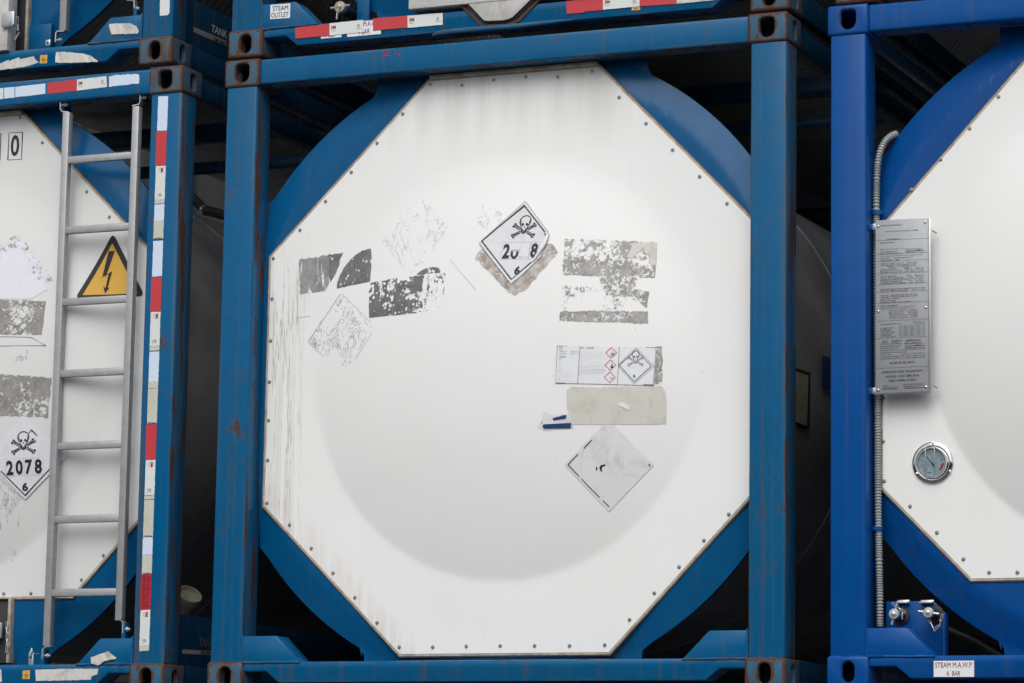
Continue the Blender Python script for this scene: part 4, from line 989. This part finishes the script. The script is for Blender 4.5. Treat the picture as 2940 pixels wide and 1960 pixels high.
for i, s_ in enumerate(('2.5 YEAR TEST DATE', 'WITNESS MARK', 'TEST PRESSURE(bar)', '5 YEAR TEST DATE', 'WITNESS MARK', 'TEST PRESSURE(bar)')): T2(s_, .09, (.35, .30, .37, .34, .30, .37)[i], V_(1427+16*i))
for u in (.45, .57, .69, .81):
    for i in range(7): k.stroke([(u, yy(1412+15.5*i)), (u+.10, yy(1412+15.5*i))], .0009)
    for uu in (u, u+.10): k.stroke([(uu, yy(1412)), (uu, yy(1412+93))], .005)
T2('CSC    SAFETY    APPROVAL', .12, .85, V_(1552)-.002, .0125, .006)
P2 = lambda p: 1-(p+1590-21-435)/1590.0     # px of the second crop
T2('APPROVAL REFERENCE    GB-LR 65848 04/21', .09, .84, V_(1572)); T2('DATE MANUFACTURED', .09, .47, V_(1593)); T2('IDENTIFICATION No.', .09, .42, V_(1612))
for a in (1580, 1600): k.stroke([(.54, yy(a)), (.92, yy(a)), (.92, yy(a+18)), (.54, yy(a+18))], .0009, True)
T2('NCTE217 28', .55, .75, V_(1615)); T2('2021', .75, .84, V_(1594))
for i, s_ in enumerate(('MAXIMUM OPERATING GROSS MASS  36000 kg  79366 lbs', 'ALLOWABLE STACKING LOAD', 'FOR 1.8g            216000 kg 476198 lbs', 'TRANSVERSE RACKING TEST FORCE  150000 newtons', 'LONGITUDINAL INERTIA & 1/2 LATERAL INERTIA TESTED')): T2(s_, .09, (.92, .58, .92, .92, .92)[i], V_(1632+18.5*i))
T2('ACEP FR BV 09.01', .26, .73, V_(1752), .0125, .004); k.stroke([(.02, yy(1790)), (.985, yy(1790))], .0011)
T2('APPROVED FOR TRANSPORT', .11, .88, V_(1832)-.001, .0125, .004); T2('UNDER CUSTOMS SEAL', .18, .82, V_(1872)-.001, .0125, .004); T2('GB/C 65848 LR/2021', .24, .76, V_(1910)-.001, .0125, .004)
T2('TYPE', .14, .22, V_(1952), .007); T2("MANUFACTURER'S No.", .52, .90, V_(1948), .007)
for u0, u1 in ((.13, .42), (.52, .92)): k.stroke([(u0, yy(1965)), (u1, yy(1965)), (u1, yy(1982)), (u0, yy(1982))], .0011, True)
T2('NTC-LT-1602', .14, .36, V_(1980)); T2('NCTE217 28', .53, .75, V_(1980))
k.stroke([(.02, yy(2018)), (.985, yy(2018))], .0011); k.stroke([(.985, .995), (.985, .01)], .004)
k.put('lettering', 'ink', dp, on_plane(DPY, .0012, fd))
# corrugated conduit with clamps
cp = [(2572,384,.16),(2556,392,.13),(2540,408,.11),(2527,435,.095),(2520,470,.09),(2517,520,.088),(2516,620,.088),(2518,900,.088),(2520,1150,.088),(2521,1400,.088),(2524,1600,.088),(2526,1700,.088),(2527,1800,.088)]
P = [at3('R', *p) for p in cp]; dense = []
for i in range(len(P)-1):
    n = max(1, int((P[i+1]-P[i]).length/.0026))
    for j in range(n):
        t = j/n; p0_, p1_, p2_, p3_ = P[max(i-1, 0)], P[i], P[i+1], P[min(i+2, len(P)-1)]
        dense.append(.5*((2*p1_)+(-p0_+p2_)*t+(2*p0_-5*p1_+4*p2_-p3_)*t*t+(-p0_+3*p1_-3*p2_+p3_)*t**3))
bm = bmesh.new(); tube(bm, dense, lambda i: .0140 if i % 4 in (0, 1) else .0102, 12); cd = newobj('conduit', finish(bm, 'conduit', 20), 'conduit', tR)
for px, py in ((2519,611),(2520,1518)):
    p = at3('R', px, py, .088); bm = bmesh.new(); lathe(bm, [(.019, -.008), (.021, -.007), (.021, .007), (.019, .008)], p, (0, 0, 1), 24); add_box(bm, p.x-.045, p.x-.015, .08, .095, p.z-.007, p.z+.007, .001); newobj('conduit_clamp', finish(bm, 'conduit_clamp', 40), 'blueR', cd)
# dial gauge
gx, gz = PP('R', [(2678.6, 1329)])[0]; gy = PY-dome('R', gx, gz)
gz0 = Vector((gx, gy+.004, gz)); nrm = Vector((0, -1, 0))
bm = bmesh.new(); lathe(bm, [(.079, 0), (.080, .006), (.077, .011), (.066, .013), (.060, .012), (.0595, .022), (.057, .026), (.053, .026), (.051, .022), (.0505, .016)], gz0, nrm, 64)
bm.faces.ensure_lookup_table()
gg = newobj('dial_gauge', finish(bm, 'dial_gauge', 50), 'chrome', tR, 'round chromed dial gauge on the white end')
bm = bmesh.new(); lathe(bm, [(.0508, 0), (.0508, .0175), (.0002, .0177)], gz0, nrm, 48); newobj('dial_face', finish(bm, 'dial_face', 50), 'dial', gg)
G = lambda f: on_plane(gz0.y-.0177, f)
gs = .1634/1.0/160/1.0
def gp(x, y): return (gx+(x-745)/9.8*.00142*1.02, gz-(y-862)/9.8*.00142)
k = Ink(); k.stroke([gp(*p) for p in [(612,700),(745,862)]], .002); k.poly([gp(*p) for p in [(748,880),(770,868),(820,920),(822,975),(790,985),(780,940)]]); k.stroke([gp(*p) for p in [(740,862),(800,960)]], .003); k.put('needle', 'ink', gg, G(.003))
k = Ink(); pts = [(1030,885),(1018,945),(990,1000),(955,1050)]; k.stroke([gp(*p) for p in pts], .0075); k.put('red_zone', 'dkred', gg, G(.001))
k = Ink()
for i, s_ in enumerate(('-20', '0', '20', '40', '60', '80', '100', '120', '140', '160')):
    t = math.radians(225-30*i); x, y = gp(745+235*math.cos(t), 862-235*math.sin(t)); k.text(s_, x-.004, y-.002, x+.004, y+.002)
    a = gp(745+290*math.cos(t), 862-290*math.sin(t)); b_ = gp(745+325*math.cos(t), 862-325*math.sin(t)); k.stroke([a, b_], .0012)
k.stroke([gp(745+270*math.cos(math.radians(225-6*i)), 862-270*math.sin(math.radians(225-6*i))) for i in range(46)], .0007)
a, b_ = gp(620, 950), gp(820, 938); k.text('TEMPERATURE', a[0], a[1], b_[0], b_[1]); a, b_ = gp(695, 772), gp(805, 755); k.text('CELSIUS', a[0], a[1], b_[0], b_[1])
k.circle(gp(745, 685), .002); k.put('scale', 'inks', gg, G(.001))
k = Ink(); a, b_ = gp(632, 1135), gp(730, 1105); k.text('CIMC', a[0], a[1], b_[0], b_[1], .03); k.put('lettering', 'navy', gg, G(.001))
for x in (605, 840):
    p = [gp(x, 425), gp(x, 470), gp(x, 1230), gp(x+10, 1290)]
    bm = bmesh.new(); tube(bm, [(p[0][0], gz0.y-.014, p[0][1]), (p[1][0], gz0.y-.034, p[1][1]), (p[2][0], gz0.y-.034, p[2][1]), (p[3][0], gz0.y-.012, p[3][1])], lambda i: .0017, 8); newobj('guard_wire', finish(bm, 'guard_wire', 60), 'bright', gg)
for x, y in ((755, 350), (345, 1130), (1195, 1095)):
    p = gp(x, y); bm = bmesh.new(); lathe(bm, [(.005, 0), (.0045, .003), (.0005, .0045)], (p[0], gz0.y-.0125, p[1]), nrm, 14); newobj('screw', finish(bm, 'screw', 50), 'chrome', gg)
# steam pipe bracket with two capped stubs
bp = [L('R', x, y, .13) for x, y in ((2544,1726),(2680,1725),(2717,1762),(2717,1890),(2544,1890))]
sb = prism('pipe_bracket', 'blueRf', tR, bp, .13, .136, .001)
x1 = bp[2][0]; box('bracket_flange', 'blueR', sb, x1, x1+.005, .085, .136, bp[3][1], bp[2][1], .001)
for a_, b_ in ((2574,2608),(2641,2678)):
    xa, za = L('R', a_, 1732, .11); xb, zb = L('R', b_, 1722, .11); box('spring_clip', 'bright', sb, xa, xb, .10, .118, za, za+.006, .001); box('spring_clip', 'bright', sb, xa, xb, .122, .126, za, zb+.001, .001)
for cx0, cy0, bx0, by0, ang in ((2566,1762,2589,1770,75), (2664.5,1758,2684,1767,-8)):
    pc = at3('R', cx0, cy0, .035); pbk = Vector((pc.x, .13, pc.z))
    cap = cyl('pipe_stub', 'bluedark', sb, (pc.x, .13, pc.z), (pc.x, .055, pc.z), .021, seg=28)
    bm = bmesh.new(); lathe(bm, [(.034, 0), (.034, .008), (.022, .010)], (pc.x, .130, pc.z), nrm, 28); newobj('rubber_seal', finish(bm, 'rubber_seal', 50), 'black', cap)
    bm = bmesh.new(); lathe(bm, [(.0195, -.022), (.0195, .001), (.0175, .003), (.009, .0035), (.008, .007), (.0005, .009)], (pc.x, .035, pc.z), nrm, 28)
    t = math.radians(ang); d_ = Vector((math.cos(t), 0, math.sin(t)))*(1 if ang < 0 else 1)
    add_cyl(bm, Vector((pc.x, .045, pc.z))-d_*.040, Vector((pc.x, .045, pc.z))+d_*.040, .0052, seg=12)
    newobj('pipe_cap', finish(bm, 'pipe_cap', 40), 'bright', cap)
chain('R', sb, [(2665,1772),(2678,1800),(2686,1805),(2699,1790),(2705,1764)], r=.0016, link=.026, ww=.007, d=.055)
chain('R', sb, [(2563,1732),(2580,1745),(2592,1754),(2590,1776)], r=.0016, link=.024, ww=.007, d=.06)
bm = bmesh.new(); tube(bm, [at3('R', 2690, 1795, .3), at3('R', 2724, 1808, .3), at3('R', 2800, 1838, .3), at3('R', 2880, 1885, .3), at3('R', 2930, 1920, .3)], lambda i: .021, 16); newobj('steam_pipe', finish(bm, 'steam_pipe', 60), 'black', tR)
def sticker(c, par, pts, d, lines, mat_t, label, bold=.0, m='label', j=0):
    P = [L(c, x, y, d) for x, y in pts]; o = decal('sticker', m, par, c, P, .0014, on='plane', d=d, label=label); f = quadf(*P); k = Ink()
    for s_, u0, v0, u1, v1 in lines: k.text(s_, u0, v0, u1, v1, bold)
    k.put('lettering', mat_t, o, on_plane(d, .0026, f)); return o
sticker('R', tR, [(2681,1897),(2797,1896),(2797,1943),(2681,1943)], .010, [('STEAM M.A.W.P.', .04, .58, .97, .90), ('6  BAR', .33, .08, .66, .38)], 'dkred', 'white STEAM M.A.W.P. sticker on the lower beam')
# grey tank of the middle container seen in the gap: taped label and dark square
def on_shell(ang, y, r=1.0935): return Vector((1.219+r*math.cos(ang), y, 1.297+r*math.sin(ang)))
def shell_decal(name, mat, par, a0, a1, y0, y1, r):
    bm = bmesh.new(); n = 8; A = [[bm.verts.new(on_shell(a0+(a1-a0)*i/n, y, r)) for y in (y0, y1)] for i in range(n+1)]
    for i in range(n): bm.faces.new([A[i][0], A[i+1][0], A[i+1][1], A[i][1]])
    return newobj(name, finish(bm, name, 60), mat, par)

def hit_shell(c, px, py, R):
    o = ORG[c]; ray = cf*FPX + cr*(px-1470) - cu*(py-980); p = CAM-o; a = ray.x**2+ray.z**2; bx, bz = p.x-1.219, p.z-1.297
    b = 2*(ray.x*bx+ray.z*bz); d = b*b-4*a*(bx*bx+bz*bz-R*R)
    if d < 0: return None
    t = (-b-math.sqrt(d))/(2*a); return p+ray*t
def shell_patch(name, mat, par, c, pts, R, label=None):
    Q = [hit_shell(c, x, y, R) for x, y in pts]
    if any(q_ is None for q_ in Q): return None
    me = bpy.data.meshes.new(name); bm = bmesh.new(); n = 6
    G_ = [[bm.verts.new(hit_shell(c, *(tuple((pts[0][k_]*(1-u)+pts[1][k_]*u)*(1-v)+(pts[3][k_]*(1-u)+pts[2][k_]*u)*v for k_ in (0, 1))), R)) for u in (0, .5, 1)] for v in [i/n for i in range(n+1)]]
    for i in range(n):
        for j in range(2): bm.faces.new([G_[i][j], G_[i][j+1], G_[i+1][j+1], G_[i+1][j]])
    return newobj(name, finish(bm, name, 60), mat, par, label)
e1 = shell_patch('document_pouch', 'black', tM, 'M', [(2270,1050),(2327,1070),(2332,1072),(2326,1234),(2270,1214)][:2]+[(2324,1234),(2270,1214)], 1.098)
if e1: shell_patch('pouch_cover', 'cream', e1, 'M', [(2270,1060),(2321,1078),(2317,1222),(2270,1206)], 1.102)
e2 = shell_patch('warning_label', 'navy', tM, 'M', [(2361,1019),(2384,1027),(2384,1118),(2361,1108)], 1.10)
shell_patch('tank_seam', 'black', tM, 'M', [(2296,520),(2300,520),(2345,700),(2341,700)], 1.096)
# =================================================================== UPPER MIDDLE details
sticker('UM', tUM, [(777,14),(834,9.5),(833,51),(776,55)], .008, [('STEAM', .12, .56, .90, .90), ('OUTLET', .05, .10, .93, .43)], 'ink', 'white STEAM OUTLET sticker on the corner gusset')
s1 = sticker('UM', tUM, [(923,72),(981,66),(981,106),(922,111)], .010, [('INLET', .18, .08, .78, .42)], 'dkred', 'partly covered sticker reading INLET')
s2 = sticker('UM', tUM, [(997,64),(1094,56),(1094,97),(997,106)], .010, [('M.A.W', .49, .62, .86, .97), ('4 BAR', .32, .10, .68, .45)], 'dkred', 'partly covered sticker reading 4 BAR')
for i, (pts, mt, m3) in enumerate([([(849,79),(947,68),(947,102),(849,111)],'taper',0), ([(947,67),(1044,57),(1044,92),(947,102)],'tapew',1), ([(1072,53),(1171,45),(1171,79),(1072,88)],'taper',0), ([(1171,45),(1272,37),(1272,71),(1171,80)],'tapew',1),
      ([(1626,3),(1732,-5),(1732,29),(1680,33),(1678,36),(1628,40)],'taper',0), ([(1732,-6),(1837,-13),(1837,18),(1732,28)],'tapew',1), ([(1837,-13),(1943,-20),(1943,11),(1837,18)],'taper',0), ([(1943,-20),(2050,-27),(2050,1),(1943,11)],'tapet',0)]):
    o = tape('UM', tUM, pts, mt, d=.010, j=.0005, seed=90+i, lift=.0034)
    if m3:
        P = [L('UM', x, y, .010) for x, y in pts]; mark3m('UM', o, lambda u, v, P=P: quadf(P[0], P[1], P[2], P[3])(u, v), d=.010, lift=.0048)
sticker('UM', tUM, [(1814,20),(1838,18),(1838,28),(1814,30)], .010, [('---', .3, .4, .7, .6)], 'ink', 'tiny yellow sticker under the tape', m='yellow')
# valve cabinet and flap in front of the lower beam
x0, z0 = L('UM', 1172, 27, -.01); x1 = L('UM', 1600, 0, -.01)[0]
box('valve_cabinet', 'dirtywhite', tUM, x0, x1+.25, -.012, .10, z0, z0+.5, .006, 2, label='dirty white cabinet edge above the lower beam')
fl = [L('UM', x, y, -.006) for x, y in ((1342,8),(1389,58),(1400,60),(1446,58),(1458,55),(1470,50),(1524,-2))]
fl = fl+[(fl[-1][0], z0+.03), (fl[0][0], z0+.03)]
prism('cabinet_flap', 'dirtywhite', tUM, fl[::-1], -.008, .002, .002, label='dirty white trapezoid flap hanging over the beam')
rp = [L('UM', x, y, .009) for x, y in ((1335,14),(1392,66),(1452,66),(1480,55),(1540,-2))]; rp = rp+[(rp[-1][0], .15), (rp[0][0], .15)]
prism('beam_notch', 'dark', tUM, rp[::-1], .004, .0095, 0)  # dark plate on the beam stands for the shade in the notch
rg = [L('UM', x, y, .008) for x, y in ((1325,14),(1385,74),(1455,72),(1490,58),(1548,-2))]
bm = bmesh.new(); k = Ink().stroke(rg, .012)
for f in k.f: add_prism(bm, [k.v[i] for i in f], .0045, .010)
newobj('notch_rim', finish(bm, 'notch_rim', 30), 'castrust', tUM)
lipp = [L('UM', x, y, .0) for x, y in ((1238,103),(1250,97),(1300,90),(1480,76),(1600,62),(1640,58))]
bm = bmesh.new(); tube(bm, [(x, .010, z+.004) for x, z in lipp], lambda i: [.003, .009, .012, .012, .008, .003][i], 10); newobj('beam_lip', finish(bm, 'beam_lip', 60), 'blue', tUM)
# capped steam outlet
pc = at3('UM', 975, 19, .03); pe = at3('UM', 1022, 40, .30)
st = cyl('steam_outlet', 'bluedark', tUM, (pc.x, .03, pc.z), (pc.x, .40, pc.z-.01), .021, seg=28)
bm = bmesh.new(); lathe(bm, [(.0245, -.025), (.0245, 0), (.0215, .003), (.010, .004), (.009, .009), (.0005, .011)], (pc.x, .03, pc.z), nrm, 28); add_cyl(bm, (pc.x-.042, .035, pc.z-.002), (pc.x+.044, .035, pc.z+.004), .006, seg=12)
newobj('outlet_cap', finish(bm, 'outlet_cap', 40), plain('brass_grey', (.42, .36, .30, 1), .35, .7), st)
chain('UM', st, [(971,24),(966,55)], r=.0016, link=.024, ww=.007, d=.02)
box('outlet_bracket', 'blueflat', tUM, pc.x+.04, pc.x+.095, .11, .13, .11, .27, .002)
# =================================================================== UPPER LEFT details
x, z = L('UL', 25, 140, -.01)
zc = z
box('valve_cabinet', 'dirtywhite', tUL, x-.8, L('UL', 22, 100, -.01)[0], -.012, .06, L('UL', 20, 143, -.01)[1], .8, .004, label='dirty white cabinet at the far left')
xa = L('UL', 26, 100, .09)[0]; xb = L('UL', 72, 100, .09)[0]
box('cabinet_recess', 'dark', tUL, xa-.2, xb, .10, .128, .118, .8, .002); box('recess_frame', 'trim', tUL, xb, xb+.014, .085, .128, .118, .8, .002)
x0, z1 = L('UL', 8, 35, -.02); x1, z0 = L('UL', 43, 76, -.02)
lk = bmesh.new(); add_prism(lk, rounded([(x0, z0), (x1, z0), (x1, z1), (x0, z1)], .012, 4), -.03, -.016, .003); newobj('lock_plate', finish(lk, 'lock_plate', 40), 'bright', tUL)
chain('UL', tUL, [(50,45),(52,70),(50,90)], d=.02, r=.002)
a = at3('UL', 56, 92, .02); b = at3('UL', 43, 114, .02); cyl('lock_pin', 'bright', tUL, a, b, .005, seg=10)
for (px0, py0, px1, py1) in ((78,66,148,133),):
    x0, z0 = L('UL', px0, py1, .10); x1, z1 = L('UL', px1, py0, .10); box('lower_plate', 'blueflat', tUL, x0, x1, .098, .13, .116, z1, .005)
x, z = L('UL', 137, 122, .05); box('earth_lug', 'bright', tUL, x-.012, x+.012, .05, .056, z-.013, z+.013, .002); cyl('lug_hole', 'dark', tUL, (x, .0485, z), (x, .051, z), .005, seg=12)
lad2 = bpy.data.objects.new('ladder', None); C.objects.link(lad2); lad2.parent = tUL
for (xa_, xb_, yb_) in ((169,188,88),(371,388,-30)):
    X0, z0 = L('UL', xa_, yb_, .022); X1 = L('UL', xb_, yb_, .022)[0]; bm = bmesh.new(); add_box(bm, X0, X1, .022, .055, z0, 2.38, .003); newobj('ladder_rail', finish(bm, 'ladder_rail', 40), 'steel', lad2)
for i in range(7):
    z = .46+i*.30; X0 = L('UL', 188, 0, .022)[0]; X1 = L('UL', 371, -30, .022)[0]; bm = bmesh.new(); add_box(bm, X0, X1, .026, .05, z-.0145, z+.0145, .003); newobj('rung', finish(bm, 'rung', 40), 'steel', lad2)
zbracket([(186,89),(166,90),(162,95),(160,121)], 1, 'UL', lad2, False); zbracket([(366,0),(384,0),(387,5),(387,24)], 1, 'UL', lad2, False)
for px, py in ((170,113),(392,23)):
    x, z = L('UL', px, py, .03); bm = bmesh.new(); add_cyl(bm, (x-.016, .038, z), (x+.010, .038, z), .005, seg=10); add_cyl(bm, (x-.004, .038, z), (x+.004, .038, z), .009, seg=6); newobj('bolt', finish(bm, 'bolt', 40), 'bright', lad2)
x, z = L('UL', 389, 35, .04); box('ladder_lug', 'blue', lad2, x-.004, x+.010, .03, .07, z-.03, z+.03, .002)
tape('UL', tUL, [(0,183),(10,178),(26,171),(26,176),(40,170),(56,164),(57,170),(85,163),(98,161),(104,172),(112,178),(90,186),(70,192),(55,193),(30,197),(0,201),(-40,205),(-40,188)], 'tapet', d=.010, j=.0015, seed=80)
tape('UL', tUL, [(161,149),(200,149),(218,152),(240,154),(262,160),(275,170),(282,177),(200,180),(160,180)], 'tapet', d=.010, j=.0012, seed=81, wob=.003)
tape('UL', tUL, [(313,70),(320,68),(366,66),(375,66),(392,74),(399,88),(396,96),(345,98),(321,99),(318,90),(320,84),(314,77)], 'tapet', d=.006, j=.0012, seed=82, wob=.002)
tape('UL', tUL, [(461,-60),(489,-62),(487,36),(483,43),(472,44),(459,45)], 'tapew', d=.006, j=.0005, seed=83)
earth('UL', tUL, [(116,158),(136.5,157),(135,181),(114.5,182)], .010, 'yellow earth symbol sticker between two torn tapes')

# =================================================================== yard ground, tier below
G0 = -2.62
bm = bmesh.new(); s = 120; bm.faces.new([bm.verts.new(p) for p in ((-s, -s, G0), (s, -s, G0), (s, s, G0), (-s, s, G0))]); g = newobj('ground', finish(bm, 'ground'), 'asphalt'); g['kind'] = 'structure'
def corrugated(bm, x0, x1, y, z0, z1, face):
    n = int((x1-x0)/.07); a = [(x0+(x1-x0)*i/n, y+face*(.018 if (i % 4) in (0, 1) else -.018)) for i in range(n+1)]
    lo = [bm.verts.new((px, py, z0)) for px, py in a]; hi = [bm.verts.new((px, py, z1)) for px, py in a]
    for i in range(n): bm.faces.new([lo[i], lo[i+1], hi[i+1], hi[i]])
def freight(x0, y0, z0, label, colr):  # added containers that close off the sky behind the stacks
    t = bpy.data.objects.new('freight_container', None); C.objects.link(t); t.location = (x0, y0, z0); t['label'] = label; t['category'] = 'freight container'; t['group'] = 'freight containers added behind the tanks'
    bm = bmesh.new(); corrugated(bm, .1, 12.09, .06, .15, 2.5, -1); corrugated(bm, .1, 12.09, 2.38, .15, 2.5, 1); newobj('side_wall', finish(bm, 'side_wall'), colr, t)
    bm = bmesh.new(); add_box(bm, .05, 12.14, .05, 2.39, 2.5, 2.55); add_box(bm, .05, 12.14, .05, 2.39, .1, .15); newobj('roof_and_floor', finish(bm, 'roof'), colr, t)
    for x in (0, 12.03):
        for y in (0, 2.28): box('corner_post', colr, t, x, x+.16, y, y+.16, 0, 2.59, .006)
    for x in (.03, 12.1): box('end_wall', colr, t, x, x+.05, .1, 2.3, .1, 2.5, 0)
    for z in (.02, 2.47): box('rail', colr, t, .16, 12.03, .02, .1, z, z+.11, .004)
M['fc'] = plain('dark_green_container_paint', (.006, .009, .009, 1), .7)  # near-black colour paints in the darkness behind the gaps
for i, l_ in enumerate(('lowest', 'middle', 'topmost', 'highest')): freight(-9.3, 6.75, -2.6+i*2.6, 'dark freight container standing behind the tank stacks, %s of its pile' % l_, 'fc')
wh = bpy.data.objects.new('warehouse', None); C.objects.link(wh); wh.location = (2, -26, -2.62); wh['label'] = 'long dark warehouse facing the stacks across the yard, behind the viewer'; wh['category'] = 'warehouse'  # added out of view so the glossy paint has something dark to reflect
M['wh'] = plain('dark_warehouse_cladding', (.035, .042, .04, 1), .8)
bm = bmesh.new(); corrugated(bm, -32, 32, 0, 0, 6.6, 1); newobj('wall', finish(bm, 'wall'), 'wh', wh)
box('roof', 'wh', wh, -32.3, 32.3, -12, .3, 6.6, 6.9, .02); box('end_wall', 'wh', wh, -32, -31.9, -12, 0, 0, 6.6, 0); box('end_wall', 'wh', wh, 31.9, 32, -12, 0, 0, 6.6, 0)
for x in (-20, -6, 8, 22): box('loading_door', 'shelld', wh, x, x+4, .03, .08, .05, 4.5, .01)
def copy_tree(o, parent=None):
    c2 = o.copy(); C.objects.link(c2); c2.parent = parent
    for ch in list(o.children): copy_tree(ch, c2)
    return c2
def strip_copy(src, loc, label, keep=('corner_casting', 'corner_post', 'gusset', 'top_beam', 'bottom_beam', 'end_ring', 'end_panel', 'tank_shell', 'side_rail', 'cross_brace')):
    r = src.copy(); C.objects.link(r); r.location = loc; r['label'] = label
    for ch in list(src.children):
        if ch.name.split('.')[0] in keep:
            c2 = ch.copy(); C.objects.link(c2); c2.parent = r
    return r
strip_copy(tM, (0.01, .01, -2.603), 'tank container carrying the middle one, just below the bottom edge of the picture')
strip_copy(tL, (-2.63, 0, -2.603), 'tank container carrying the left one, just below the bottom edge of the picture')
strip_copy(tR, (2.60, .01, -2.603), 'tank container carrying the bright blue one, just below the bottom edge of the picture')
